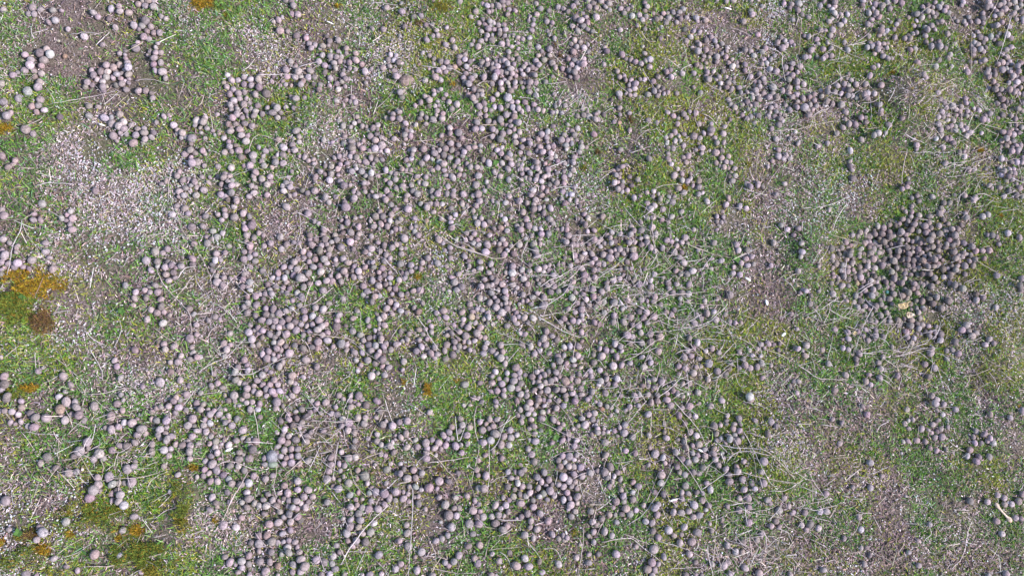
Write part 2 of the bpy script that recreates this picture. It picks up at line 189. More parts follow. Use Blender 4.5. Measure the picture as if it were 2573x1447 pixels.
1109,365,66, 1104,379,69, 1092,385,90, 1115,390,97, 1100,395,69, 1131,397,90, 1072,397,97, 1064,375,90, 1086,401,62, 1088,374,48, 1104,407,76, 
1115,412,97, 1149,406,90, 1141,418,66, 1155,425,86, 1154,440,76, 1116,428,76, 1137,446,104, 1120,441,69, 1100,422,76, 1086,428,69, 1060,411,76, 
1173,412,62, 1182,420,79, 1198,420,69, 1208,422,69, 1214,402,76, 1228,410,97, 1248,413,55, 1261,410,83, 1202,442,97, 1242,433,83, 1249,378,69, 
1259,386,76, 1273,396,76, 1281,388,83, 1283,401,62, 1285,413,83, 1276,425,90, 1300,415,52, 1312,414,62, 1316,399,55, 1308,425,76, 1328,386,76, 
1323,426,76, 1339,421,62, 1332,435,83, 1350,423,76, 1348,408,83, 1343,404,62, 1364,382,83, 1357,370,76, 1350,379,62, 1378,370,69, 1390,368,76, 
1384,386,83, 1396,394,69, 1383,398,76, 1401,406,69, 1417,339,69, 1411,352,86, 1425,353,76, 1422,365,76, 1436,361,69, 1423,375,59, 1434,350,62, 
1443,340,76, 1451,323,76, 1437,330,69, 1426,314,62, 1426,325,48, 1460,359,62, 1461,370,83, 1473,371,69, 1456,383,69, 1442,396,76, 1440,408,83, 
1429,406,55, 1419,411,62, 1440,428,76, 1431,440,69, 1377,426,90, 1357,433,62, 1377,440,76, 1368,444,76, 1399,435,62, 1417,432,59, 1417,446,76, 
1350,444,69, 1346,452,69, 1332,451,69, 1360,456,69, 1381,464,69, 1390,454,62, 1399,459,76, 1393,471,59, 1382,450,55, 1417,461,69, 1363,471,69, 
1339,479,83, 1442,471,69, 1414,482,83, 1374,480,69, 1361,491,76, 1334,491,69, 1436,489,76, 1425,489,62, 1329,488,52, 1312,465,69, 1310,451,69, 
1321,448,62, 1278,452,76, 1279,494,69, 1196,465,97, 1223,458,69, 1227,469,69, 1218,480,69, 1201,488,97, 1189,492,69, 1164,488,83, 1138,490,83, 
1123,487,83, 1140,480,62, 1125,469,76, 1100,487,90, 1086,494,62, 1085,480,83, 1104,479,55, 1068,462,83, 1070,446,76, 1053,459,62, 1048,444,83, 
1049,487,86, 1037,480,76, 1023,491,76, 1012,469,90, 1033,465,69, 1021,428,62, 1033,428,59, 1010,425,69, 1021,402,66, 1034,399,62, 1036,388,69, 
1039,377,76, 1030,378,52, 1016,363,48, 1019,349,55, 1017,339,76, 1031,342,76, 1021,328,69, 1032,330,69, 1019,310,79, 1045,314,62, 1055,299,76, 
1071,296,76, 1070,312,59, 1088,301,90, 1059,287,83, 1111,299,83, 1113,286,69, 1098,279,69, 1096,290,55, 1079,252,76, 1076,245,62, 1068,243,76, 
1091,238,62, 1090,229,62, 1100,229,55, 1107,225,59, 1120,239,62, 1057,258,83, 1043,266,69, 1079,267,66, 1093,267,55, 1103,266,55, 1099,256,52, 
1128,257,76, 1148,263,93, 1130,322,76, 1131,335,83, 1152,334,97, 1160,348,69, 1109,341,66, 1004,282,69, 1004,299,83, 1010,245,76, 1005,232,83, 
1014,229,59, 1003,194,69, 1001,157,69, 1010,160,52, 1053,163,48, 1480,293,83, 1466,290,76, 1450,292,66, 1464,275,62, 1475,281,55, 1496,300,83, 
1492,338,90, 1498,287,62, 1166,440,55, 1370,411,52, 1019,502,69, 1025,526,97, 1073,521,97, 1057,512,62, 1082,512,62, 1096,512,76, 1111,513,62, 
1133,523,69, 1089,533,69, 1144,540,69, 1166,535,62, 1161,512,83, 1174,518,55, 1189,530,76, 1196,517,76, 1205,506,83, 1221,503,62, 1238,506,55, 
1249,510,62, 1270,510,76, 1042,549,69, 1071,555,69, 1109,550,62, 1007,551,62, 1005,576,62, 1016,599,104, 1033,572,62, 1045,569,62, 1042,582,69, 
1051,591,76, 1131,548,62, 1133,559,69, 1135,572,90, 1193,546,62, 1209,549,69, 1200,561,90, 1216,564,83, 1229,557,69, 1237,537,69, 1241,574,69, 
1258,573,83, 1274,580,76, 1268,551,76, 1285,526,76, 1259,541,55, 1230,591,69, 1172,586,62, 1192,587,69, 1147,601,59, 1102,602,104, 1113,611,55, 
1169,603,62, 1183,598,62, 1189,611,69, 1203,615,76, 1224,615,104, 1185,629,83, 1220,633,97, 1263,602,69, 1254,613,62, 1269,613,69, 1254,629,83, 
1275,629,62, 1267,639,83, 1291,638,83, 1284,618,62, 1305,615,90, 1131,622,69, 1130,634,62, 1132,648,69, 1167,644,83, 1163,620,55, 1314,533,90, 
1322,551,83, 1337,542,62, 1328,568,97, 1308,577,90, 1299,569,69, 1343,574,76, 1312,564,55, 1360,588,83, 1359,576,62, 1378,588,90, 1381,551,97, 
1390,562,69, 1383,523,97, 1366,535,83, 1355,523,76, 1341,526,90, 1341,514,69, 1366,520,62, 1346,503,76, 1305,505,90, 1324,510,69, 1373,502,62, 
1411,502,69, 1419,511,83, 1431,503,62, 1448,505,69, 1341,614,90, 1357,613,69, 1358,600,62, 1346,629,90, 1349,643,83, 1335,593,69, 1321,600,62, 
1451,550,62, 1467,539,62, 1477,548,69, 1471,564,83, 1463,557,62, 1424,566,55, 1424,577,69, 1413,576,62, 1455,584,55, 1476,582,62, 1493,579,76, 
1428,592,90, 1441,600,76, 1423,608,76, 1415,604,62, 1439,615,90, 1449,616,62, 1493,602,90, 1444,642,76, 1460,647,83, 1469,637,69, 1448,655,69, 
1487,638,83, 1495,650,69, 1487,660,69, 1419,648,48, 1480,614,55, 1006,663,97, 1008,638,76, 1019,624,55, 1003,614,69, 1008,624,62, 1033,666,83, 
1046,673,62, 1033,681,69, 1057,675,69, 1061,660,76, 1075,649,83, 1099,661,93, 1079,669,55, 1021,687,62, 1017,699,76, 1010,685,55, 1003,703,76, 
1008,740,83, 1122,669,55, 1206,658,83, 1178,656,69, 1179,669,69, 1206,674,90, 1190,680,62, 1233,663,90, 1228,685,76, 1238,677,62, 1217,702,76, 
1236,698,69, 1247,707,90, 1261,714,83, 1224,718,83, 1209,719,83, 1236,716,69, 1234,735,90, 1206,749,83, 1218,749,48, 1230,760,90, 1246,772,97, 
1243,748,62, 1269,749,83, 1269,731,90, 1273,742,62, 1250,756,62, 1260,765,62, 1271,761,69, 1281,761,55, 1274,775,83, 1261,785,97, 1253,796,62, 
1288,670,90, 1287,686,97, 1287,700,69, 1288,716,90, 1299,723,59, 1272,685,62, 1315,700,83, 1312,678,83, 1330,681,76, 1325,714,69, 1352,676,97, 
1368,671,76, 1365,683,62, 1380,666,62, 1363,704,69, 1350,702,55, 1390,691,83, 1386,709,62, 1375,717,69, 1383,733,83, 1393,720,76, 1367,747,83, 
1350,737,69, 1339,747,83, 1314,740,83, 1313,756,55, 1325,756,62, 1334,764,69, 1366,767,117, 1403,665,55, 1433,668,69, 1469,691,90, 1461,675,83, 
1466,704,76, 1478,701,62, 1494,697,76, 1493,679,69, 1440,708,69, 1434,723,76, 1422,730,76, 1446,735,55, 1437,748,90, 1450,761,83, 1473,727,69, 
1489,727,90, 1466,740,76, 1491,745,90, 1473,752,76, 1480,767,69, 1461,778,90, 1444,785,69, 1427,776,69, 1462,792,69, 1417,800,83, 1426,810,62, 
1440,805,76, 1453,808,69, 1462,803,69, 1433,823,69, 1461,834,83, 1408,808,76, 1494,810,83, 1134,697,69, 1142,709,97, 1160,721,97, 1147,729,83, 
1153,689,76, 1114,727,59, 1128,732,62, 1039,731,90, 1056,729,90, 1062,762,69, 1040,773,62, 1007,781,83, 1023,785,69, 1052,783,90, 1097,787,76, 
1115,781,97, 1121,798,97, 1102,801,69, 1180,765,76, 1161,784,90, 1187,783,76, 1185,796,83, 1199,776,69, 1211,779,62, 1198,796,69, 1216,801,69, 
1225,786,69, 1228,797,76, 1225,812,69, 1164,803,69, 1163,816,76, 1180,814,62, 1176,823,90, 1194,811,69, 1207,823,93, 1198,837,97, 1170,844,97, 
1154,833,90, 1135,837,83, 1124,828,76, 1140,817,62, 1142,858,90, 1151,852,62, 1122,866,90, 1123,842,76, 1142,873,69, 1154,870,76, 1167,857,62, 
1178,859,69, 1192,856,76, 1206,846,69, 1218,848,69, 1223,862,69, 1218,873,76, 1214,888,90, 1138,891,97, 1149,881,55, 1117,881,83, 1099,890,76, 
1167,872,62, 1092,872,90, 1073,851,69, 1059,871,93, 1046,882,83, 1053,854,69, 1073,877,62, 1083,888,97, 1092,899,62, 1053,828,83, 1062,839,69, 
1068,827,69, 1084,820,76, 1084,834,69, 1007,832,69, 1028,839,69, 1023,853,76, 1001,864,62, 1015,908,83, 1012,929,55, 1190,883,62, 1181,879,62, 
1236,881,83, 1258,867,90, 1263,883,76, 1247,890,76, 1258,899,97, 1273,899,62, 1269,913,90, 1291,801,97, 1297,786,69, 1304,796,69, 1291,776,62, 
1317,798,97, 1326,810,76, 1339,799,97, 1319,840,76, 1306,837,69, 1329,827,62, 1298,812,83, 1274,818,83, 1373,832,90, 1366,850,104, 1386,844,83, 
1399,854,83, 1371,865,90, 1355,863,69, 1333,870,97, 1311,865,83, 1343,889,83, 1379,888,69, 1401,895,83, 1406,906,90, 1390,917,76, 1406,923,83, 
1417,872,76, 1432,870,90, 1453,870,90, 1451,893,83, 1440,904,90, 1423,913,90, 1442,917,69, 1417,893,62, 1462,857,62, 1458,923,69, 1455,940,76, 
1471,941,69, 1483,932,76, 1486,945,69, 1492,910,83, 1491,890,76, 1460,901,48, 1245,933,83, 1237,945,69, 1236,962,90, 1254,951,62, 1261,964,90, 
1273,953,76, 1274,937,69, 1292,942,83, 1296,923,97, 1305,935,90, 1306,949,62, 1291,957,97, 1308,963,90, 1320,942,62, 1284,974,97, 1300,976,83, 
1249,982,90, 1234,983,69, 1266,980,69, 1266,993,83, 1308,990,90, 1323,994,83, 1323,982,55, 1336,946,90, 1349,934,69, 1360,931,62, 1368,941,83, 
1357,946,69, 1379,932,83, 1397,935,83, 1405,944,76, 1395,951,69, 1384,957,83, 1370,960,69, 1353,960,76, 1341,959,62, 1342,980,83, 1359,970,76, 
1359,984,62, 1375,980,90, 1399,979,90, 1414,979,90, 1420,957,124, 1435,951,69, 1451,957,90, 1434,971,83, 1438,989,76, 1459,975,69, 1461,991,83, 
1488,984,90, 1421,993,76, 1382,994,55, 1446,996,62, 1482,998,62, 1352,998,69, 1167,966,104, 1206,962,76, 1190,998,62, 1080,1035,86, 1023,1057,93, 
1004,1060,74, 1020,1089,96, 1007,1098,86, 1022,1123,99, 1049,1122,80, 1070,1112,102, 1085,1104,74, 1073,1125,74, 1092,1125,93, 1102,1112,93, 
1114,1093,93, 1125,1101,62, 1128,1085,86, 1135,1072,80, 1161,1067,80, 1156,1051,86, 1153,1083,93, 1180,1073,80, 1136,1100,62, 1120,1118,86, 
1108,1128,68, 1145,1120,99, 1158,1117,56, 1175,1114,80, 1160,1137,80, 1071,1151,99, 1071,1139,93, 1095,1143,49, 1173,1093,93, 1165,1017,62, 
1180,1018,56, 1211,1009,62, 1246,1009,80, 1246,1020,62, 1191,1002,68, 1206,1059,74, 1230,1052,86, 1248,1053,86, 1222,1064,68, 1240,1070,74, 
1229,1076,68, 1212,1080,93, 1244,1089,124, 1258,1080,68, 1259,1064,68, 1214,1111,99, 1233,1106,99, 1266,1096,93, 1259,1116,111, 1279,1117,80, 
1283,1099,86, 1282,1080,80, 1299,1092,74, 1239,1132,80, 1219,1143,68, 1261,1151,80, 1202,1156,62, 1198,1179,80, 1201,1193,62, 1221,1195,105, 
1216,1227,105, 1203,1226,86, 1307,1029,80, 1299,1007,80, 1323,1023,80, 1331,1011,93, 1334,1028,80, 1327,1039,80, 1342,1040,62, 1313,1046,62, 
1310,1059,80, 1334,1053,80, 1348,1017,68, 1354,1004,74, 1363,1035,80, 1377,1033,62, 1361,1051,99, 1341,1070,86, 1330,1076,62, 1344,1088,68, 
1345,1108,99, 1331,1105,56, 1327,1127,80, 1335,1141,93, 1342,1159,93, 1380,1006,62, 1403,1006,68, 1422,1002,68, 1398,1025,80, 1416,1019,74, 
1445,1007,86, 1476,1003,62, 1390,1054,93, 1405,1077,93, 1402,1062,56, 1415,1066,62, 1428,1090,80, 1413,1106,86, 1428,1103,62, 1387,1112,68, 
1449,1106,80, 1443,1120,80, 1462,1051,80, 1470,1067,105, 1453,1069,62, 1489,1053,80, 1479,1041,74, 1494,1037,80, 1497,1068,62, 1487,1091,68, 
1417,1090,62, 1482,1124,62, 1413,1145,80, 1430,1146,99, 1449,1143,68, 1442,1154,62, 1403,1156,80, 1419,1161,68, 1408,1171,86, 1429,1171,74, 
1442,1172,74, 1459,1174,93, 1483,1187,93, 1462,1196,86, 1442,1191,86, 1416,1198,99, 1429,1207,93, 1403,1217,80, 1416,1222,86, 1436,1221,74, 
1445,1210,68, 1425,1237,80, 1449,1227,68, 1431,1251,80, 1416,1255,93, 1450,1247,102, 1434,1268,99, 1445,1284,74, 1435,1297,80, 1450,1263,62, 
1428,1278,49, 1484,1284,86, 1367,1186,93, 1349,1198,93, 1360,1209,86, 1379,1205,86, 1352,1225,86, 1372,1219,56, 1382,1232,99, 1366,1239,80, 
1387,1217,68, 1355,1247,68, 1332,1237,86, 1339,1256,68, 1340,1273,86, 1357,1289,93, 1392,1244,86, 1317,1179,74, 1309,1187,80, 1295,1185,68, 
1276,1185,68, 1284,1200,80, 1298,1201,68, 1301,1213,80, 1312,1221,80, 1329,1222,80, 1275,1223,80, 1293,1229,62, 1306,1241,80, 1290,1247,80, 
1321,1246,80, 1264,1249,68, 1279,1256,62, 1271,1269,86, 1258,1277,62, 1245,1268,105, 1277,1285,80, 1253,1293,86, 1266,1295,62, 1235,1297,80, 
1245,1314,105, 1264,1331,105, 1274,1321,80, 1308,1264,105, 1325,1290,93, 1310,1297,68, 1334,1308,86, 1377,1308,93, 1349,1329,86, 1332,1324,74, 
1318,1343,93, 1340,1351,80, 1388,1342,86, 1403,1352,74, 1415,1344,68, 1417,1356,62, 1425,1350,68, 1173,1245,86, 1193,1257,74, 1203,1266,62, 
1188,1282,99, 1198,1298,80, 1214,1298,93, 1206,1284,62, 1203,1315,105, 1179,1315,105, 1188,1340,86, 1176,1371,99, 1205,1369,86, 1119,1267,105, 
1141,1276,68, 1153,1275,68, 1127,1294,117, 1147,1295,86, 1135,1323,99, 1125,1344,74, 1110,1352,77, 1095,1358,93, 1104,1208,102, 1127,1209,86, 
1078,1225,117, 1098,1227,62, 1145,1250,74, 1103,1249,74, 1153,1394,93, 1140,1410,86, 1118,1413,74, 1127,1420,62, 1192,1402,74, 1200,1415,93, 
1236,1391,62, 1254,1408,80, 1280,1388,74, 1234,1445,86, 1059,1386,99, 1026,1372,102, 1023,1339,96, 1021,1318,74, 1004,1358,68, 1043,1398,56, 
1086,1445,93, 1048,1432,99, 1007,1416,74, 1039,1180,86, 1060,1188,80, 1044,1200,86, 1023,1201,111, 1015,1178,74, 1006,1189,86, 1006,1164,68, 
1044,1222,86, 1029,1222,62, 1002,1235,62, 1013,1252,99, 1025,1240,62, 1028,1259,62, 1052,1265,93, 1051,1247,49, 1069,1278,62, 1108,1311,49, 
1297,1420,117, 1328,1422,111, 1319,1402,99, 1355,1410,80, 1403,1416,105, 1362,1437,74, 1448,1400,80, 1479,1392,74, 1479,1413,93, 1491,1335,86, 
1492,1361,74, 1489,1310,80, 1497,1318,68, 1457,1368,49, 1497,1009,49, 1151,1188,68, 1510,3,83, 1521,18,66, 1530,10,76, 1559,23,76, 1577,24,55, 
1568,34,69, 1588,41,76, 1606,39,76, 1588,19,52, 1620,8,62, 1626,17,69, 1620,28,62, 1641,35,55, 1623,42,62, 1614,51,69, 1649,49,76, 1640,51,41, 
1660,46,66, 1667,35,62, 1677,34,59, 1680,46,83, 1691,32,76, 1707,31,76, 1702,42,59, 1716,24,76, 1710,48,69, 1725,45,62, 1673,57,76, 1700,57,59, 
1749,45,76, 1752,54,55, 1773,52,83, 1602,65,55, 1620,74,62, 1558,76,62, 1652,73,41, 1660,98,69, 1720,75,73, 1743,79,69, 1758,82,76, 1735,94,73, 
1716,97,41, 1724,104,76, 1787,94,69, 1774,102,76, 1796,104,76, 1814,111,62, 1801,117,62, 1752,107,62, 1758,113,69, 1748,118,48, 1739,121,55, 
1754,129,86, 1773,126,90, 1784,135,69, 1768,142,62, 1781,144,55, 1801,143,83, 1801,156,62, 1765,152,48, 1774,159,48, 1826,129,55, 1827,120,48, 
1814,136,55, 1824,144,62, 1519,120,55, 1525,129,76, 1517,162,69, 1563,138,90, 1573,149,62, 1585,151,69, 1597,156,76, 1611,160,69, 1622,153,69, 
1634,150,83, 1620,135,62, 1615,118,45, 1551,180,69, 1557,194,69, 1568,192,62, 1572,201,62, 1586,202,69, 1609,200,62, 1597,211,86, 1581,214,62, 
1594,223,76, 1582,228,69, 1583,240,62, 1595,239,62, 1573,236,48, 1556,236,90, 1557,246,55, 1620,200,55, 1628,238,76, 1641,205,69, 1654,194,69, 
1644,229,83, 1658,229,48, 1665,223,62, 1653,241,69, 1668,236,59, 1675,181,69, 1685,176,62, 1687,194,76, 1714,185,76, 1743,185,69, 1700,235,62, 
1743,220,55, 1760,234,76, 1750,164,69, 1759,170,62, 1776,182,83, 1792,180,62, 1772,194,69, 1781,200,86, 1799,200,62, 1807,194,69, 1810,210,62, 
1817,180,62, 1824,194,59, 1830,209,76, 1834,198,55, 1843,207,55, 1844,196,55, 1825,220,76, 1838,225,83, 1857,221,76, 1861,233,69, 1831,159,62, 
1841,167,86, 1852,167,48, 1872,163,69, 1872,178,62, 1885,194,83, 1872,126,83, 1894,141,69, 1915,131,76, 1920,149,52, 1902,119,55, 1914,162,62, 
1923,122,69, 1926,159,62, 1936,150,69, 1946,141,52, 1934,174,83, 1908,187,69, 1918,198,76, 1907,207,59, 1897,206,55, 1909,218,69, 1920,209,69, 
1899,227,76, 1942,220,104, 1932,245,90, 1941,236,76, 1952,246,97, 1918,236,76, 1907,249,76, 1891,246,62, 1889,235,55, 1877,232,55, 1901,238,69, 
1877,256,76, 1886,266,55, 1898,263,83, 1893,276,45, 1879,275,48, 1905,291,83, 1877,299,69, 1865,290,69, 1850,283,55, 1846,271,76, 1835,262,69, 
1830,251,69, 1937,271,66, 1949,267,69, 1935,283,55, 1930,292,76, 1946,294,76, 1960,298,69, 1950,281,62, 1960,286,48, 1971,290,69, 1957,314,83, 
1966,304,62, 1939,324,69, 1984,277,83, 1973,265,62, 1966,229,83, 1951,180,97, 1973,170,76, 1980,187,69, 1988,173,62, 1991,161,76, 1991,190,76, 
1982,200,76, 1998,207,69, 1983,222,76, 1982,235,76, 1991,244,76, 1998,266,69, 1962,95,69, 1953,108,83, 1972,103,62, 1987,106,69, 1975,115,69, 
1966,121,90, 1995,114,52, 1868,55,76, 1886,28,69, 1890,37,76, 1915,17,59, 1904,88,76, 1970,10,69, 1988,12,69, 1984,21,59, 1968,1,62, 1997,21,48, 
1992,51,69, 1887,2,69, 1904,1,48, 1825,3,76, 1842,2,83, 1801,3,48, 1537,253,48, 1557,272,73, 1557,288,59, 1582,285,62, 1517,289,69, 1503,283,62, 
1503,301,69, 1543,307,62, 1556,309,62, 1629,303,76, 1650,309,62, 1582,328,59, 1610,370,55, 1559,377,69, 1631,399,86, 1677,283,69, 1692,292,69, 
1718,287,76, 1704,298,55, 1725,296,62, 1732,281,59, 1748,285,79, 1756,312,69, 1787,312,59, 1787,326,97, 1702,312,69, 1817,337,83, 1820,319,69, 
1695,333,83, 1685,342,69, 1673,346,62, 1675,360,69, 1696,355,76, 1705,342,55, 1718,338,69, 1709,353,55, 1717,366,76, 1678,372,59, 1691,374,76, 
1678,387,69, 1679,401,90, 1686,413,69, 1729,393,90, 1723,408,76, 1743,343,97, 1758,348,76, 1768,335,69, 1785,335,76, 1796,346,55, 1801,359,76, 
1818,359,69, 1763,372,90, 1763,386,62, 1754,361,41, 1748,377,55, 1783,379,48, 1798,384,97, 1814,381,76, 1830,393,69, 1799,409,76, 1813,397,69, 
1824,407,69, 1836,409,62, 1819,420,76, 1808,417,48, 1830,423,55, 1846,424,69, 1832,443,62, 1847,442,76, 1840,455,79, 1702,425,59, 1713,437,76, 
1694,441,97, 1735,449,62, 1727,456,76, 1714,453,76, 1740,466,62, 1756,455,76, 1756,470,83, 1704,473,90, 1718,484,83, 1754,488,76, 1765,485,62, 
1625,484,66, 1642,481,62, 1654,487,55, 1640,494,62, 1659,497,55, 1680,494,62, 1694,494,55, 1593,496,76, 1564,419,76, 1574,415,55, 1553,424,69, 
1548,440,69, 1558,437,48, 1582,444,66, 1602,451,69, 1556,446,48, 1544,459,83, 1565,457,62, 1553,458,55, 1562,469,76, 1553,475,76, 1576,478,66, 
1587,466,69, 1563,482,59, 1876,462,69, 1885,468,83, 1904,464,90, 1916,469,62, 1971,462,73, 1950,489,62, 1830,496,59, 1955,393,90, 1975,390,76, 
1968,399,69, 1985,399,69, 1940,405,59, 1929,419,55, 1950,350,83, 1985,349,62, 1998,332,55, 1834,301,55, 1896,309,52, 1593,501,62, 1514,544,76, 
1644,517,83, 1635,525,83, 1629,523,55, 1689,508,90, 1665,526,76, 1712,532,76, 1687,545,90, 1679,559,69, 1663,553,62, 1640,547,83, 1627,548,76, 
1776,506,90, 1831,503,55, 1824,514,76, 1858,519,90, 1875,524,69, 1659,501,62, 1584,589,90, 1593,579,76, 1611,579,90, 1586,570,69, 1610,559,62, 
1558,588,76, 1537,584,76, 1525,591,69, 1533,598,69, 1536,610,76, 1520,611,62, 1509,602,69, 1503,608,69, 1545,606,69, 1581,609,76, 1595,609,62, 
1612,615,76, 1625,609,83, 1624,596,76, 1647,589,97, 1638,571,90, 1610,599,62, 1635,622,83, 1645,631,76, 1591,627,90, 1593,644,104, 1557,626,76, 
1546,628,62, 1534,632,76, 1515,640,83, 1532,648,104, 1517,664,69, 1503,662,83, 1503,678,62, 1562,654,69, 1575,658,83, 1573,674,62, 1559,676,62, 
1586,675,55, 1566,637,69, 1576,628,62, 1620,676,55, 1664,623,83, 1675,604,83, 1687,607,62, 1700,618,69, 1694,634,97, 1713,635,62, 1708,647,76, 
1718,660,97, 1698,680,76, 1726,689,83, 1740,681,97, 1700,602,55, 1721,597,90, 1713,609,69, 1727,611,62, 1743,577,59, 1801,557,55, 1813,559,55, 
1801,544,62, 1817,546,62, 1821,557,48, 1801,577,48, 1793,610,86, 1754,629,62, 1787,651,62, 1812,655,86, 1787,676,62, 1774,666,62, 1766,687,55, 
1850,615,83, 1877,628,76, 1874,650,83, 1888,645,69, 1862,661,76, 1878,667,76, 1893,664,62, 1844,671,62, 1841,687,76, 1859,690,76, 1855,629,76, 
1978,577,76, 1962,566,69, 1994,591,62, 1944,610,83, 1937,667,69, 1800,752,62, 1834,741,104, 1541,704,83, 1557,700,62, 1526,723,83, 1512,732,83, 
1504,749,69, 1505,759,76, 1517,758,76, 1543,759,97, 1559,762,62, 1524,711,76, 1579,698,69, 1593,704,83, 1606,714,90, 1635,705,69, 1635,721,90, 
1644,689,69, 1631,740,76, 1645,746,83, 1642,757,76, 1626,756,55, 1611,754,83, 1577,754,76, 1564,776,55, 1606,783,76, 1613,773,55, 1625,785,83, 
1617,798,83, 1643,796,97, 1626,811,69, 1604,819,90, 1590,817,83, 1610,836,90, 1584,797,90, 1567,809,97, 1542,792,83, 1541,809,83, 1518,785,69, 
1505,814,76, 1570,796,62, 1678,711,83, 1680,724,69, 1700,714,62, 1690,736,76, 1713,736,90, 1730,739,76, 1731,714,90, 1709,750,69, 1660,765,69, 
1674,785,69, 1687,791,76, 1694,778,69, 1666,698,62, 1763,770,62, 1771,756,69, 1728,758,55, 1750,789,69, 1761,800,76, 1744,811,97, 1776,787,97, 
1793,784,76, 1798,803,90, 1822,790,69, 1834,808,62, 1847,811,69, 1861,810,55, 1926,759,48, 1987,789,69, 1576,842,97, 1588,846,76, 1658,846,97, 
1545,863,97, 1559,871,69, 1583,863,69, 1611,861,90, 1635,859,97, 1634,839,90, 1523,879,83, 1512,895,104, 1507,875,69, 1538,881,62, 1549,896,90, 
1562,882,62, 1562,917,90, 1583,912,76, 1541,919,100, 1507,930,83, 1521,940,62, 1524,951,83, 1509,957,83, 1528,964,76, 1550,951,90, 1545,966,76, 
1521,987,90, 1504,966,62, 1631,899,76, 1635,911,76, 1617,922,97, 1654,883,90, 1613,897,69, 1732,849,90, 1752,861,97, 1743,875,76, 1727,881,83, 
1736,894,83, 1719,897,97, 1789,875,83, 1773,882,62, 1806,886,69, 1756,901,69, 1781,913,104, 1705,920,83, 1721,925,83, 1742,937,90, 1749,922,62, 
1705,940,62, 1802,932,90, 1823,940,83, 1832,927,69, 1779,953,76, 1643,953,83, 1662,958,90, 1631,956,69, 1615,969,62, 1645,973,83, 1675,987,83, 
1691,980,76, 1695,965,69, 1702,990,76, 1715,964,69, 1732,963,76, 1595,993,83, 1607,990,62, 1652,992,76, 1628,991,69, 1560,994,69, 1716,996,55, 
1754,986,83, 1858,885,69, 1890,893,69, 1867,902,76, 1872,917,90, 1859,923,62, 1884,924,83, 1902,922,90, 1913,913,90, 1911,894,62, 1937,918,59, 
1883,880,55, 1912,865,69, 1930,863,83, 1944,866,55, 1960,863,69, 1956,880,62, 1998,875,69, 1884,996,104, 1994,958,62, 1984,970,62, 1915,949,69, 
1507,1015,68, 1512,1028,68, 1525,1021,62, 1535,1023,62, 1535,1043,56, 1582,1022,74, 1572,1030,62, 1598,1002,74, 1636,1011,93, 1652,1007,80, 
1676,1004,93, 1685,1018,86, 1628,1040,93, 1605,1019,74, 1549,1031,62, 1706,1043,99, 1732,1020,99, 1714,1025,68, 1732,1043,68, 1747,1046,74, 
1756,1014,62, 1785,1020,86, 1813,1006,86, 1886,1002,99, 1721,1064,68, 1501,1077,68, 1502,1086,74, 1517,1076,49, 1515,1087,56, 1527,1085,56, 
1543,1082,68, 1557,1074,68, 1570,1067,93, 1568,1087,99, 1590,1098,93, 1520,1111,99, 1630,1093,86, 1669,1085,68, 1669,1064,68, 1674,1100,86, 
1572,1132,74, 1596,1138,80, 1522,1143,93, 1633,1124,62, 1646,1140,111, 1666,1149,83, 1671,1163,68, 1703,1104,62, 1719,1108,93, 1698,1136,80, 
1723,1123,80, 1740,1119,62, 1756,1116,93, 1740,1138,68, 1770,1129,74, 1753,1143,68, 1747,1154,80, 1772,1146,86, 1714,1153,80, 1729,1161,86, 
1701,1172,80, 1708,1187,62, 1721,1192,80, 1766,1175,86, 1742,1186,80, 1756,1189,74, 1734,1085,86, 1750,1094,80, 1794,1070,105, 1799,1089,80, 
1800,1106,62, 1794,1127,80, 1793,1139,80, 1797,1153,86, 1805,1168,86, 1818,1150,62, 1823,1113,62, 1827,1044,74, 1825,1056,62, 1810,1068,56, 
1825,1066,56, 1842,1077,74, 1858,1082,86, 1857,1051,86, 1860,1064,68, 1834,1103,93, 1829,1094,68, 1852,1107,99, 1866,1099,62, 1846,1092,62, 
1897,1056,74, 1937,1059,93, 1950,1070,71, 1929,1091,93, 1533,1172,105, 1519,1185,105, 1526,1200,68, 1543,1196,68, 1538,1209,74, 1552,1187,68, 
1559,1203,74, 1531,1221,68, 1567,1176,56, 1502,1182,56, 1590,1211,80, 1604,1221,93, 1590,1236,68, 1560,1230,74, 1566,1245,93, 1548,1259,99, 
1567,1260,74, 1540,1274,68, 1590,1254,86, 1573,1277,99, 1583,1290,86, 1562,1291,80, 1546,1293,62, 1531,1292,86, 1549,1311,80, 1512,1303,83, 
1502,1318,68, 1519,1334,99, 1537,1345,74, 1598,1281,68, 1617,1269,74, 1645,1236,68, 1662,1193,99, 1661,1213,93, 1667,1241,86, 1654,1266,80, 
1646,1275,105, 1651,1292,86, 1622,1309,86, 1638,1313,86, 1640,1334,93, 1654,1349,80, 1629,1167,62, 1598,1372,62, 1722,1220,93, 1713,1237,80, 
1729,1239,80, 1713,1252,74, 1695,1256,74, 1751,1236,74, 1775,1213,74, 1785,1229,96, 1764,1256,80, 1780,1269,86, 1744,1268,105, 1730,1283,86, 
1712,1287,96, 1692,1286,93, 1698,1269,62, 1756,1294,99, 1741,1298,86, 1773,1280,62, 1719,1323,93, 1680,1331,99, 1693,1344,80, 1712,1342,62, 
1751,1336,105, 1738,1360,99, 1708,1363,93, 1787,1332,80, 1783,1315,49, 1814,1305,74, 1817,1317,62, 1827,1271,80, 1824,1178,86, 1832,1192,86, 
1833,1209,99, 1851,1173,80, 1854,1184,86, 1869,1159,74, 1866,1203,86, 1889,1213,80, 1869,1229,86, 1918,1213,99, 1897,1227,74, 1913,1184,80, 
1919,1159,105, 1858,1251,80, 1879,1250,99, 1857,1281,86, 1881,1273,80, 1881,1312,99, 1928,1255,86, 1935,1263,62, 1957,1281,93, 1981,1271,74, 
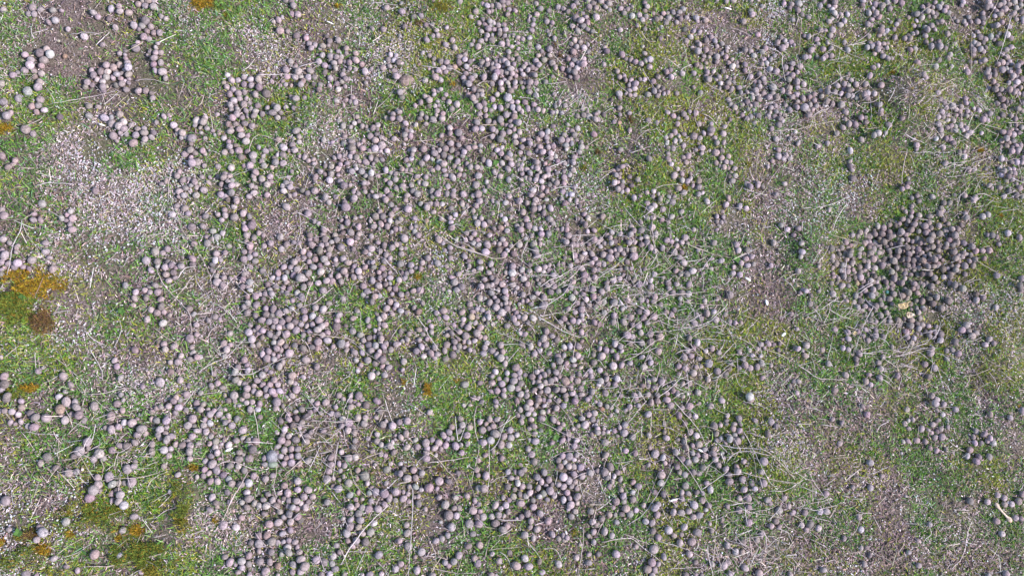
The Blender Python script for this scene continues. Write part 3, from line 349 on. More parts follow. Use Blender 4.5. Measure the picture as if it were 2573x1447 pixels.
1970,1251,80, 1991,1287,86, 1949,1308,93, 1937,1320,80, 1957,1323,74, 1914,1340,86, 1643,1379,111, 1668,1398,93, 1732,1391,86, 1638,1412,105, 
1627,1429,111, 1645,1431,86, 1654,1416,68, 1548,1391,99, 1503,1391,68, 1848,1385,86, 1865,1386,80, 1827,1369,86, 1819,1420,93, 1828,1413,80, 
1789,1416,74, 1872,1426,105, 1834,1440,86, 1907,1440,99, 1809,1395,49, 1747,1412,62, 1722,1444,86, 1747,1444,74, 1763,1445,62, 1639,1445,80, 
1865,1361,93, 1902,1355,74, 1985,1442,74, 2007,10,90, 2005,26,76, 2016,26,59, 2014,37,69, 2031,45,69, 2004,52,62, 2060,16,83, 2070,3,76, 2098,6,90, 
2082,17,59, 2097,17,69, 2090,26,76, 2097,33,76, 2112,37,69, 2102,41,62, 2082,55,69, 2121,54,83, 2111,64,83, 2129,37,69, 2092,76,90, 2062,77,76, 
2073,77,55, 2086,90,73, 2032,93,79, 2021,91,55, 2051,100,76, 2038,127,90, 2046,122,48, 2055,111,62, 2067,124,83, 2088,122,76, 2078,108,62, 
2023,144,83, 2033,144,62, 2068,148,69, 2074,142,69, 2088,141,76, 2129,126,90, 2121,107,69, 2010,168,90, 2003,182,62, 2003,205,83, 2003,221,62, 
2168,3,76, 2167,14,69, 2199,12,86, 2217,15,83, 2229,6,69, 2249,3,76, 2265,9,90, 2235,23,76, 2214,23,62, 2193,23,59, 2183,34,79, 2202,33,76, 
2198,40,69, 2190,50,76, 2209,44,76, 2181,62,76, 2189,64,55, 2182,92,76, 2216,68,62, 2214,77,90, 2227,79,76, 2209,90,69, 2219,87,55, 2248,96,76, 
2252,62,76, 2258,53,62, 2238,57,52, 2281,91,69, 2287,98,76, 2293,86,62, 2274,97,69, 2281,104,48, 2303,83,62, 2296,66,62, 2303,36,90, 2294,37,62, 
2317,33,55, 2316,46,83, 2302,53,59, 2331,15,83, 2331,28,76, 2343,19,62, 2342,32,69, 2352,36,62, 2347,43,55, 2359,19,90, 2366,10,62, 2377,19,69, 
2373,28,69, 2333,43,52, 2349,7,62, 2341,65,69, 2324,70,76, 2330,75,83, 2335,65,48, 2348,75,69, 2321,83,69, 2325,91,69, 2355,57,62, 2365,55,76, 
2380,86,83, 2406,54,62, 2422,55,59, 2426,62,55, 2416,15,52, 2420,6,69, 2434,44,62, 2326,107,76, 2340,117,93, 2352,117,69, 2362,117,97, 2359,106,69, 
2351,110,62, 2375,122,62, 2299,123,76, 2287,126,76, 2305,158,90, 2359,152,90, 2381,148,76, 2350,168,93, 2387,138,69, 2390,168,62, 2397,111,55, 
2179,120,69, 2190,117,69, 2185,109,69, 2195,113,55, 2207,111,76, 2219,112,76, 2229,110,55, 2228,121,62, 2206,124,83, 2220,124,55, 2196,136,69, 
2219,142,76, 2230,147,83, 2240,148,55, 2214,134,62, 2212,120,55, 2194,171,76, 2185,191,93, 2138,202,69, 2131,187,62, 2128,198,48, 2121,211,76, 
2103,216,83, 2131,216,69, 2151,213,76, 2133,227,83, 2120,225,69, 2113,236,69, 2142,227,48, 2131,240,69, 2097,232,76, 2079,230,111, 2141,241,69, 
2152,246,69, 2082,220,62, 2077,256,104, 2073,263,69, 2091,262,76, 2114,264,90, 2124,282,83, 2064,243,76, 2045,238,83, 2034,244,73, 2045,252,76, 
2017,248,83, 2035,264,76, 2051,267,76, 2021,270,111, 2028,279,83, 2041,276,69, 2032,289,83, 2003,270,69, 2003,256,69, 2001,238,69, 2005,235,52, 
2173,238,104, 2180,235,76, 2178,247,83, 2190,240,48, 2197,236,76, 2175,212,83, 2214,215,90, 2202,263,69, 2211,263,76, 2214,278,69, 2213,287,69, 
2174,296,62, 2164,296,69, 2176,308,76, 2149,313,83, 2133,312,83, 2117,321,76, 2142,307,48, 2102,336,76, 2233,314,86, 2267,298,69, 2207,335,83, 
2196,340,83, 2225,334,55, 2164,351,79, 2079,361,69, 2055,368,76, 2005,361,69, 2136,379,90, 2135,406,69, 2135,418,76, 2141,428,69, 2142,448,104, 
2321,188,76, 2326,196,62, 2356,234,86, 2363,250,69, 2372,258,69, 2430,181,97, 2437,156,62, 2464,155,62, 2473,152,83, 2377,271,69, 2366,281,83, 
2380,290,69, 2357,294,76, 2368,294,76, 2393,267,90, 2402,276,69, 2413,270,83, 2411,280,69, 2414,289,62, 2427,259,69, 2425,249,69, 2435,261,62, 
2446,273,62, 2430,280,62, 2428,292,69, 2439,287,48, 2394,303,97, 2389,317,76, 2399,318,69, 2379,321,69, 2413,315,76, 2401,328,69, 2390,328,55, 
2419,327,62, 2428,323,69, 2436,334,90, 2428,342,76, 2465,335,62, 2357,312,111, 2363,326,86, 2364,341,83, 2377,348,69, 2387,351,69, 2352,349,62, 
2395,359,69, 2369,370,83, 2375,411,90, 2410,384,76, 2423,394,76, 2422,381,62, 2433,426,90, 2447,427,69, 2303,365,76, 2303,375,62, 2296,350,48, 
2282,449,55, 2281,461,69, 2279,470,76, 2267,475,76, 2290,497,69, 2304,492,62, 2342,495,76, 2397,490,55, 2470,301,83, 2480,303,76, 2487,287,90, 
2475,292,62, 2460,278,69, 2477,425,48, 2484,6,97, 2479,19,83, 2469,35,69, 2469,47,76, 2456,55,76, 2470,59,62, 2488,15,69, 2496,21,55, 2511,14,76, 
2503,30,76, 2499,41,69, 2513,37,76, 2517,29,55, 2525,23,83, 2521,7,90, 2535,12,69, 2546,35,90, 2553,50,69, 2567,31,76, 2569,57,55, 2553,21,69, 
2549,5,76, 2532,1,55, 2565,14,69, 2570,48,62, 2505,64,76, 2518,57,62, 2511,62,55, 2494,66,55, 2456,82,62, 2536,68,62, 2531,88,90, 2539,97,76, 
2446,91,59, 2461,94,83, 2475,99,76, 2489,93,83, 2504,94,62, 2511,86,55, 2497,101,62, 2510,111,90, 2448,110,76, 2456,113,83, 2445,126,104, 
2441,115,69, 2463,124,83, 2471,131,69, 2476,120,62, 2470,108,62, 2445,138,55, 2527,126,83, 2518,137,69, 2530,144,83, 2518,158,83, 2529,162,55, 
2536,155,62, 2507,162,69, 2518,176,97, 2500,178,62, 2483,177,76, 2479,185,76, 2484,194,76, 2489,187,55, 2500,188,69, 2529,173,62, 2539,176,62, 
2557,167,97, 2565,160,76, 2559,180,90, 2546,191,83, 2555,207,90, 2567,199,76, 2538,181,62, 2542,199,69, 2556,194,62, 2534,209,69, 2546,218,69, 
2537,225,83, 2549,232,76, 2564,221,76, 2555,228,55, 2560,235,55, 2540,234,55, 2570,238,69, 2522,228,69, 2515,225,83, 2501,225,83, 2496,206,69, 
2484,221,55, 2504,216,62, 2509,238,69, 2518,250,83, 2529,256,62, 2521,267,69, 2539,258,55, 2570,259,104, 2558,274,76, 2567,279,69, 2519,290,76, 
2551,299,76, 2540,291,62, 2543,276,55, 2520,332,83, 2534,336,83, 2546,339,76, 2553,328,62, 2541,327,62, 2560,334,69, 2529,348,83, 2545,355,83, 
2534,358,69, 2516,355,76, 2528,367,90, 2553,366,69, 2545,370,62, 2564,366,69, 2543,380,83, 2556,380,76, 2560,375,69, 2536,387,55, 2516,399,83, 
2526,401,62, 2541,408,69, 2555,408,76, 2569,408,90, 2569,397,69, 2511,424,69, 2523,430,76, 2536,426,69, 2547,425,62, 2516,440,69, 2538,435,69, 
2534,444,76, 2548,435,69, 2527,454,69, 2543,451,69, 2553,463,62, 2511,472,76, 2485,466,69, 2491,472,55, 2561,473,83, 2535,480,69, 2522,493,76, 
2423,491,104, 2449,497,90, 2553,491,76, 2567,494,69, 2570,456,62, 2371,510,69, 2386,510,76, 2365,523,69, 2361,536,83, 2370,552,69, 2446,503,90, 
2425,537,69, 2428,547,76, 2469,544,83, 2482,539,76, 2309,505,62, 2290,519,69, 2266,523,55, 2274,532,62, 2290,532,69, 2309,541,76, 2288,544,62, 
2268,551,76, 2259,562,62, 2281,555,69, 2278,564,62, 2297,564,90, 2289,578,90, 2265,582,90, 2261,587,76, 2276,589,76, 2301,552,69, 2334,544,83, 
2334,559,76, 2323,568,83, 2312,563,62, 2339,573,69, 2359,567,69, 2326,585,83, 2308,581,62, 2361,587,90, 2342,592,90, 2379,579,69, 2392,575,83, 
2406,576,83, 2415,566,69, 2400,591,90, 2390,591,69, 2337,604,90, 2356,609,55, 2322,611,55, 2305,600,76, 2312,611,62, 2292,607,69, 2279,602,76, 
2265,603,69, 2261,614,83, 2279,622,90, 2292,622,69, 2307,626,83, 2283,638,90, 2292,633,62, 2343,620,76, 2357,629,69, 2327,626,55, 2375,622,69, 
2385,603,76, 2393,617,69, 2405,609,83, 2421,611,90, 2442,619,90, 2451,631,83, 2468,630,117, 2485,629,97, 2397,633,97, 2401,649,90, 2417,645,69, 
2426,638,62, 2472,650,69, 2449,653,83, 2435,656,69, 2424,668,97, 2445,668,83, 2404,669,76, 2392,669,62, 2409,658,62, 2402,678,69, 2408,682,62, 
2387,694,90, 2370,696,69, 2369,676,90, 2424,689,69, 2387,711,76, 2399,716,90, 2419,725,90, 2410,716,62, 2504,692,90, 2493,591,83, 2482,591,62, 
2504,595,69, 2532,586,83, 2561,597,90, 2509,614,69, 2567,700,104, 2563,717,104, 2564,728,76, 2140,591,76, 2152,595,55, 2160,584,83, 2176,579,69, 
2196,579,48, 2172,593,62, 2204,568,90, 2219,573,90, 2216,588,90, 2198,588,76, 2234,583,83, 2245,592,62, 2235,595,90, 2228,601,69, 2221,608,97, 
2198,610,83, 2183,607,69, 2169,610,69, 2209,598,76, 2238,614,69, 2249,614,62, 2257,630,111, 2235,631,83, 2228,621,62, 2194,626,90, 2207,635,83, 
2183,621,69, 2187,636,97, 2200,647,69, 2221,651,111, 2207,659,83, 2216,667,97, 2238,645,62, 2253,645,90, 2245,655,90, 2253,673,76, 2232,662,62, 
2240,683,76, 2249,690,69, 2246,700,117, 2194,651,90, 2180,658,76, 2180,642,69, 2169,638,62, 2195,673,76, 2180,669,76, 2192,687,62, 2169,655,76, 
2158,645,69, 2125,609,79, 2089,624,97, 2114,623,76, 2104,629,69, 2108,638,69, 2091,644,69, 2082,630,55, 2129,624,69, 2138,631,76, 2124,638,76, 
2135,640,83, 2126,651,76, 2100,663,90, 2117,666,83, 2141,660,90, 2142,650,55, 2091,673,62, 2113,680,69, 2129,682,83, 2120,694,90, 2142,678,62, 
2159,671,69, 2147,697,69, 2162,696,111, 2162,683,69, 2131,700,76, 2152,711,76, 2131,718,69, 2115,718,97, 2088,712,69, 2102,711,62, 2106,699,55, 
2168,707,69, 2180,718,83, 2187,704,76, 2202,709,69, 2198,694,69, 2218,698,62, 2226,709,76, 2207,721,83, 2194,728,90, 2166,722,62, 2173,730,69, 
2191,743,90, 2180,738,55, 2200,738,69, 2149,744,97, 2162,756,83, 2210,753,62, 2221,749,76, 2234,751,124, 2245,739,104, 2265,743,97, 2283,735,90, 
2279,749,69, 2272,728,76, 2228,721,69, 2238,714,55, 2200,770,90, 2187,766,76, 2173,770,76, 2214,765,76, 2221,773,62, 2155,773,76, 2166,780,62, 
2212,792,90, 2227,786,76, 2189,790,62, 2187,804,83, 2200,808,69, 2219,806,76, 2235,807,69, 2256,805,83, 2234,797,62, 2256,818,62, 2287,765,62, 
2302,775,69, 2308,785,69, 2311,799,76, 2289,804,90, 2271,801,55, 2287,818,97, 2304,813,69, 2317,816,69, 2308,825,83, 2332,819,69, 2325,832,55, 
2337,834,62, 2349,834,62, 2335,844,76, 2346,848,62, 2363,840,90, 2363,855,97, 2296,850,76, 2280,848,69, 2276,834,83, 2290,861,69, 2281,652,76, 
2270,652,69, 2281,666,69, 2294,655,76, 2305,649,76, 2294,667,69, 2287,673,62, 2273,687,62, 2287,690,69, 2296,680,62, 2308,673,69, 2318,655,83, 
2325,664,62, 2335,655,69, 2348,652,97, 2346,669,76, 2332,669,76, 2357,668,62, 2358,645,62, 2334,640,69, 2311,638,62, 2323,645,62, 2305,691,62, 
2317,689,69, 2326,687,69, 2337,688,76, 2348,698,83, 2355,709,62, 2340,720,97, 2313,711,69, 2297,713,76, 2304,721,69, 2294,725,69, 2273,700,69, 
2266,711,76, 2256,711,62, 2263,655,55, 2249,662,62, 2304,736,76, 2317,757,90, 2302,756,62, 2335,751,76, 2344,763,90, 2354,747,90, 2384,756,90, 
2366,775,90, 2453,739,83, 2470,747,83, 2453,754,90, 2502,773,76, 2417,829,97, 2428,817,97, 2442,844,93, 2453,836,76, 2435,832,69, 2400,858,93, 
2485,852,83, 2475,866,76, 2497,863,69, 2392,879,76, 2377,881,69, 2408,888,86, 2379,902,69, 2338,886,97, 2342,875,76, 2323,915,76, 2348,924,97, 
2333,946,76, 2240,871,76, 2218,897,69, 2207,911,83, 2212,926,83, 2221,927,48, 2254,944,97, 2210,949,90, 2183,941,69, 2175,957,90, 2187,966,66, 
2151,902,76, 2152,914,69, 2158,888,97, 2131,878,69, 2117,874,76, 2124,942,90, 2081,913,90, 2097,827,86, 2129,835,93, 2131,851,83, 2155,833,83, 
2162,818,83, 2169,843,69, 2174,828,69, 2180,855,83, 2200,842,83, 2198,850,69, 2200,830,76, 2219,846,76, 2117,852,48, 2146,839,48, 2017,728,55, 
2010,736,55, 2026,731,69, 2037,743,55, 2035,763,76, 2057,732,48, 2092,738,83, 2126,756,69, 2014,611,83, 2015,633,83, 2012,645,69, 2006,575,69, 
2005,681,76, 2066,616,48, 2057,668,69, 2083,528,62, 2026,868,90, 2005,876,76, 2017,880,62, 2022,893,86, 2002,826,55, 2006,958,76, 2002,987,62, 
2097,980,90, 2066,879,62, 2341,994,90, 2166,1020,62, 2178,1041,86, 2091,1053,68, 2115,1062,62, 2109,1114,74, 2186,1162,96, 2215,1195,71, 
2187,1225,83, 2142,1223,68, 2075,1239,93, 2075,1284,99, 2059,1284,86, 2022,1287,86, 2035,1316,105, 2014,1318,74, 2026,1329,68, 2056,1326,80, 
2158,1298,93, 2163,1329,80, 2120,1352,74, 2163,1376,68, 2176,1375,71, 2185,1394,74, 2171,1416,83, 2069,1431,86, 2306,1358,68, 2308,1420,74, 
2335,1316,74, 2283,1387,68, 2350,1013,117, 2370,1016,93, 2400,1028,83, 2354,1030,62, 2368,1041,62, 2278,1028,74, 2282,1056,56, 2293,1054,68, 
2273,1064,68, 2314,1077,93, 2332,1080,56, 2343,1066,74, 2355,1056,62, 2363,1077,68, 2381,1072,56, 2380,1059,62, 2367,1098,93, 2348,1099,74, 
2324,1109,74, 2303,1106,99, 2280,1107,74, 2268,1109,62, 2336,1125,74, 2353,1132,74, 2377,1129,68, 2353,1003,86, 2452,1083,80, 2473,1090,93, 
2445,1097,71, 2449,1112,80, 2465,1113,68, 2488,1100,74, 2495,1112,86, 2481,1107,68, 2437,1130,86, 2430,1145,86, 2459,1147,86, 2453,1159,99, 
2485,1147,86, 2568,1031,93, 2538,1049,80, 2487,1040,86, 2437,1258,99, 2481,1260,86, 2506,1243,74, 2523,1250,77, 2524,1266,86, 2541,1266,74, 
2559,1259,93, 2568,1241,80, 2550,1300,86, 2565,1302,80, 2503,1308,117, 2517,1340,80, 2528,1441,86, 2482,1445,86, 2265,1138,37, 2275,1246,31, 
2006,1429,31, 
], float).reshape(-1, 3); PEL[:,2] /= 10
# dry stems as polylines x, y, x, y ... in photo pixels
ST = [np.array(q, float).reshape(-1, 2) for q in [
[110,52,126,44,144,28], [81,0,90,21,110,52], [125,262,180,252,235,242,290,229], [173,259,194,256,205,246], [418,289,428,276,449,268], 
[447,292,466,273,485,249], [173,88,207,82,238,83,252,89], [86,468,114,460,145,460,187,464], [430,434,424,463,425,498], [279,3,294,14,307,19], 
[66,316,90,306,111,291], [397,252,408,271,418,287], [238,214,256,238,266,270], [256,256,263,238,273,225], [339,204,366,199,397,204,422,211], 
[477,195,498,192,500,190], [461,428,480,433,500,430], [238,21,249,10,256,0], [117,221,131,242,138,256], [242,114,263,93,276,81], 
[69,207,81,197,86,192], [304,343,321,328,332,316], [0,276,10,270,17,263], [0,221,14,232], [55,552,52,573,31,624,24,666,10,711,0,726], 
[53,554,76,540,104,522], [55,560,69,590,93,624,107,645], [119,527,138,538,155,548], [416,505,404,531,400,562,409,607], 
[447,545,456,576,480,604,494,621,500,638], [394,680,411,714,435,742,473,783,479,811,482,840], [447,699,466,673,492,669], [356,789,373,773,384,757], 
[384,821,415,846,446,863], [389,856,408,842,423,832], [117,887,152,908,180,935,194,973,221,998], [180,932,207,956,216,973,209,1000], 
[149,884,162,911,176,932], [225,877,242,904,256,932,257,953], [131,790,149,783,176,781], [133,790,145,773,155,759], [28,759,38,780,48,797], 
[232,763,238,787,242,797], [301,804,304,832,287,873], [114,960,138,949,155,934], [221,991,263,987,304,977,342,972], [169,662,194,645,207,635], 
[321,631,321,659], [297,666,311,669,323,638], [0,555,28,552,52,552], [428,503,435,531], [460,500,446,541,439,555], [214,832,235,852,263,866], 
[453,735,470,714,484,694,498,687], [425,770,442,749,463,721], [422,738,446,728,484,721], [88,884,89,925], [449,659,484,655], 
[270,960,297,970,321,980], [207,1019,212,1000], [164,1028,176,1049,184,1076], [238,1000,256,1019,275,1034], [170,1093,185,1074,204,1056], 
[59,1083,102,1090,148,1090], [134,1083,142,1099,154,1114], [148,1099,148,1154], [51,1082,68,1102,83,1124], [278,1202,324,1201,371,1195,426,1176], 
[348,1222,383,1201,423,1182], [377,1264,411,1244,457,1226], [399,1275,417,1256,432,1241], [388,1303,420,1281,473,1266], [145,1392,176,1368,207,1352], 
[158,1399,192,1389,229,1365], [216,1422,269,1422,324,1411,399,1392,417,1385], [326,1445,355,1429,399,1408], [334,1383,343,1365,355,1340], 
[253,1154,263,1176], [216,1173,229,1192,238,1204], [198,1272,201,1281,207,1290], [114,1340,127,1340], [198,1198,216,1213], 
[238,1053,256,1046,278,1037], [426,1034,432,1071], [318,1006,324,1019], [284,1133,303,1136,331,1117], [303,1145,321,1133,337,1117], 
[148,1158,185,1151,222,1145], [287,1083,290,1093,292,1105], [368,1235,377,1210,399,1192], [297,1235,303,1185], [167,1170,192,1158,216,1148], 
[293,1167,290,1185,293,1201], [355,1278,334,1259,321,1278], [222,1447,235,1423], [420,1405,417,1432], [383,1349,417,1343], 
[266,1182,278,1173,284,1167], [365,1170,383,1164,399,1158], [12,1037,28,1053], [188,1399,204,1386], [586,442,614,432,645,424,666,423], 
[600,281,614,266,635,247], [690,216,707,200,725,180,742,145,752,128], [649,189,680,188,714,187,735,188], [766,475,776,446,794,413], 
[624,384,631,359,649,339,694,352], [692,351,695,370,702,383], [742,396,756,404,767,410], [746,408,750,425,763,439], 
[801,322,825,311,846,290,856,278], [768,321,787,316,801,301], [884,216,884,238,901,252,911,257], [915,143,928,128,934,107], [901,121,904,90,908,76], 
[870,54,884,64,897,73], [607,179,624,169,640,149], [946,273,973,249,991,226], [890,411,915,418,949,428], [935,411,946,446,949,491], 
[847,387,851,373,856,366], [863,273,884,270,911,261], [928,21,939,8,960,8,1000,14], [500,266,507,259,514,235], [521,242,538,237,552,232], 
[535,328,531,301,524,263], [846,498,859,484,866,473], [674,57,687,47,690,66], [635,489,645,498], [749,169,773,162,797,157], 
[721,294,742,285,763,280], [500,638,517,666,528,697,535,735,566,775], [514,673,541,672], [604,746,635,737,662,728], [764,768,776,728,794,692], 
[878,740,887,718,922,690], [783,766,811,745,837,721], [811,787,846,782,877,785,908,794], [906,783,908,825,920,859], 
[783,837,821,844,880,852,904,866], [839,828,873,849,908,877,956,911], [500,934,535,911,562,901,583,884,617,849], [562,901,541,880,521,866], 
[578,941,631,939,666,922,714,899,742,896], [566,960,574,991,579,1000], [742,628,749,604,756,576,752,538,763,524,804,540], [842,541,849,517,852,500], 
[963,647,980,666,1000,688], [946,655,953,638,953,621], [673,700,652,704,631,707], [763,852,776,873,787,908], [721,911,749,915,773,913], 
[614,835,597,825,583,814], [535,942,532,925,528,911], [514,538,529,521], [507,991,548,984,576,979], [756,984,770,998], [859,984,880,960], 
[711,928,711,977], [500,752,517,738,535,728], [521,849,535,825,562,818], [541,763,562,776,573,790], [590,562,591,576], [953,521,949,500], 
[890,566,908,583,922,600], [960,984,965,1000], [742,780,766,768,783,764], [539,1335,562,1300,583,1253,602,1222,624,1185], 
[546,1168,565,1160,590,1161,611,1167,633,1178,658,1182], [636,1022,645,1062,651,1102], [614,1110,648,1110,685,1113], [712,1196,738,1173,767,1145], 
[775,1185,790,1151,806,1120], [837,1201,843,1154,851,1108], [810,1103,827,1130,855,1148], [778,1056,812,1057,846,1060,889,1062], 
[741,1063,772,1068,803,1074], [772,1000,790,1022,812,1046], [713,1029,729,1015,747,1000], [951,1062,960,1046,966,1031], [966,1000,976,1031,985,1059], 
[857,1417,877,1380,911,1334,945,1297,976,1269], [911,1154,932,1145,957,1136], [679,1117,685,1130,698,1154,722,1182], [685,1216,692,1241,695,1253], 
[688,1216,693,1192,695,1173], [500,1327,525,1321,553,1312], [759,1086,759,1130], [834,1235,846,1250,860,1266], [892,1439,902,1417,920,1380], 
[852,1371,865,1399,880,1439], [963,1389,982,1377,991,1365], [874,1385,902,1385,926,1385], [945,1408,963,1426,979,1442], [812,1090,840,1083,871,1062], 
[806,1093,824,1111,837,1124], [790,1139,806,1167,809,1124], [880,1179,889,1210,902,1229,920,1244], [954,1250,939,1278,929,1297], 
[997,1204,979,1222,960,1235], [562,1442,577,1426], [537,1003,545,1028], [661,1358,671,1383], [556,1124,559,1148,562,1170], 
[537,1074,559,1076,593,1085], [500,1399,519,1411], [957,1290,979,1309,997,1324], [639,1300,624,1309], [506,1102,500,1124], [1180,2,1200,21,1238,52], 
[1059,165,1097,171,1138,174,1162,187], [1214,169,1218,180,1226,194], [1197,216,1214,206,1247,205], [1301,246,1321,246,1340,248], 
[1325,330,1323,314,1311,297,1304,287], [1323,313,1330,294,1337,271], [1159,316,1173,302,1183,290], [1187,143,1204,131,1221,121], 
[1225,114,1256,117,1290,124], [1276,81,1304,80,1328,83], [1204,316,1228,313,1249,313], [1207,352,1221,344,1235,339], [1373,211,1397,209,1423,206], 
[1384,477,1408,470,1428,468,1461,475], [1390,180,1408,194,1425,199], [1221,463,1242,477,1270,491], [1295,384,1295,408,1297,435], 
[1242,3,1249,41,1242,52], [1304,133,1321,131,1335,132], [1442,470,1456,491,1463,498], [1142,273,1131,294,1121,308], [1000,181,1021,181,1055,190], 
[1035,187,1052,192,1076,199], [1031,456,1038,439,1017,434,1000,434], [1038,356,1069,354,1097,349], [1052,346,1066,359,1100,370], 
[1166,104,1176,95,1183,81], [1397,114,1415,111,1435,93], [1428,384,1449,381,1470,380], [1380,420,1401,413,1422,403], [1428,263,1442,252,1453,242], 
[1174,128,1176,145], [1397,259,1408,242,1422,221], [1183,290,1152,287,1138,294], [1460,276,1473,242], 
[1105,590,1138,614,1180,628,1214,640,1242,649,1270,647], [1111,600,1145,619,1187,633,1238,649], [1040,624,1052,609,1073,600], 
[1273,636,1294,614,1323,593], [1297,642,1311,655,1335,673], [1313,688,1346,692,1380,692,1415,694], [1311,645,1321,617,1332,583], [1330,600,1311,642], 
[1366,726,1397,707,1428,687,1463,668], [1358,721,1380,704,1408,694,1442,673,1484,664], [1390,673,1404,694,1418,711], 
[1397,721,1432,700,1463,669,1500,652], [1435,592,1466,591,1500,589], [1384,621,1415,619,1449,614,1500,607], [1473,574,1491,560,1500,554], 
[1352,797,1384,789,1418,783], [1352,797,1380,811,1415,832,1456,846,1477,842], [1377,773,1397,801,1422,828,1449,846], [1387,811,1408,842,1446,849], 
[1242,832,1270,842,1304,856,1342,873], [1252,866,1283,865,1311,866], [1346,871,1363,894,1377,908], [1349,973,1387,965,1439,973], 
[1439,904,1442,880,1446,856], [1249,548,1254,521,1257,500], [1304,531,1308,500], [1107,721,1104,742,1093,770], [1131,795,1142,801,1159,806], 
[1097,849,1111,832,1128,818], [1119,808,1138,825,1155,840], [1052,742,1062,721,1079,707], [1047,794,1066,821,1083,852,1104,880], 
[1000,680,1014,704,1028,721], [1256,732,1235,725,1228,721], [1335,776,1380,763,1415,738,1435,707], [1415,742,1428,721,1449,704,1470,694], 
[1446,597,1456,604,1460,586], [1000,821,1021,806], [1349,500,1359,514], [1276,535,1297,552,1311,555], [1418,683,1419,655], [1473,697,1500,714], 
[1401,714,1449,721,1500,738], [1453,738,1477,763,1498,783], [1463,949,1477,932,1491,920], [1346,631,1318,624,1311,652], [1152,694,1180,688,1207,683], 
[1180,918,1192,901,1200,894], [1335,662,1366,655,1394,649], [1198,1019,1192,1049,1195,1086,1204,1120,1198,1154,1187,1198,1185,1216], 
[1173,1190,1182,1216,1192,1247], [1229,1114,1229,1161,1229,1201,1224,1244], [1295,1044,1275,1059,1247,1077], 
[1283,1043,1263,1077,1253,1108,1241,1124,1229,1133], [1074,1162,1108,1158,1142,1154,1178,1148], [1037,1226,1036,1293,1031,1371,1025,1447], 
[1144,1046,1147,1077,1153,1108,1173,1059], [1389,1000,1426,1043,1454,1093,1479,1136,1491,1151], [1349,1056,1389,1074,1426,1093,1448,1100,1477,1090], 
[1386,1151,1417,1136,1448,1131,1491,1128], [1445,1131,1476,1154,1497,1192], [1439,1204,1457,1192,1473,1187], 
[1465,1324,1466,1358,1460,1399,1451,1447], [1136,1247,1151,1272,1158,1297], [1188,1318,1222,1324,1253,1329], [1253,1346,1272,1337,1287,1327], 
[1247,1303,1278,1306,1312,1306], [1287,1259,1309,1253,1318,1255], [1117,1368,1148,1346,1170,1327], [1079,1425,1111,1432,1148,1439,1196,1440], 
[1148,1439,1158,1411,1165,1377], [1256,1386,1275,1402,1293,1447], [1321,1355,1340,1377,1358,1402], [1229,1383,1253,1377,1304,1375], 
[1232,1380,1244,1368,1256,1355], [1216,1405,1222,1386,1229,1355], [1063,1133,1093,1145,1124,1182,1142,1201,1154,1232], 
[1025,1012,1046,1025,1068,1040], [1232,1213,1256,1198,1278,1195], [1062,1399,1093,1397,1124,1405], [1365,1377,1395,1380,1414,1411], 
[1448,1349,1460,1358,1463,1380], [1343,1318,1368,1310], [1448,1222,1466,1212], [1000,1216,1019,1212,1034,1207], [1120,1232,1120,1266], 
[1167,1300,1179,1287,1185,1272], [1395,1216,1402,1182], [1173,1167,1192,1179], [1309,1077,1327,1090,1346,1096], [1460,1025,1463,1046], 
[1077,1355,1093,1386,1096,1414], [1395,1247,1402,1229], [1108,1324,1139,1334], [1022,1102,1009,1117], [1321,1151,1334,1164], 
[1614,83,1628,104,1649,105], [1714,100,1721,128,1728,155,1735,169], [1711,180,1721,169,1738,164], 
[1652,323,1631,328,1607,328,1628,314,1652,280,1659,266], [1614,173,1628,197,1645,223], [1766,199,1787,218,1818,232], [1873,228,1890,207,1920,187], 
[1922,187,1918,159,1911,131], [1830,71,1863,78,1890,93], [1849,86,1840,105], [1928,117,1963,135,1966,162,1973,204], [1953,187,1966,197,1977,211], 
[1735,273,1742,256,1763,240], [1756,252,1745,287,1759,335], [1761,285,1783,294,1806,318], [1889,499,1922,479,1928,465,1953,428,1977,404], 
[1928,466,1963,482,1994,498], [1908,377,1901,415,1904,460], [1884,422,1887,439,1894,453], [1870,475,1897,484,1928,491], 
[1642,475,1666,466,1697,463,1714,465], [1649,321,1659,335,1669,346], [1583,385,1607,377,1635,368], [1569,346,1590,352,1604,359], 
[1505,456,1524,439,1545,427], [1500,432,1521,432,1541,425], [1820,19,1838,24], [1687,266,1711,266], [1541,187,1541,204,1541,221], 
[1500,263,1503,242,1505,228], [1828,434,1821,460,1823,491], [1863,97,1890,117,1925,131], [1884,166,1911,171,1927,171], [1915,321,1920,346,1932,359], 
[1946,330,1977,327,2000,326], [1932,259,1956,249,1965,225], [1953,78,1946,90,1939,104], [1548,204,1562,221,1579,235], [1832,456,1839,470], 
[1866,466,1859,480,1852,491], [1566,516,1583,538,1607,566,1631,579], [1528,573,1552,566,1576,565], [1604,510,1638,535,1673,555,1694,566], 
[1636,555,1640,590,1645,624,1655,666], [1647,535,1638,569,1635,593,1652,628,1683,666], [1721,611,1763,628,1804,642,1849,649], 
[1735,600,1763,604,1787,614], [1856,647,1880,635,1908,621], [1873,533,1894,516], [1770,595,1787,595,1795,573], [1871,586,1863,607,1856,619], 
[1569,839,1604,811,1645,780], [1652,1000,1687,973,1707,953,1725,946], [1725,915,1728,949,1733,1000], [1673,833,1721,825,1776,811,1811,783,1828,764], 
[1707,756,1756,763,1797,766,1821,768], [1808,799,1825,811,1858,828], [1742,852,1794,852,1832,856], [1500,700,1538,676,1569,649], 
[1918,877,1960,890,2000,916], [1873,856,1908,877], [1797,966,1811,935,1839,911,1856,908], [1576,984,1590,977,1621,973], [1562,856,1590,858,1617,859], 
[1721,828,1763,821,1794,801], [1645,759,1680,742,1721,738,1776,732], [1631,735,1649,738,1680,738], [1811,697,1821,714,1842,694], 
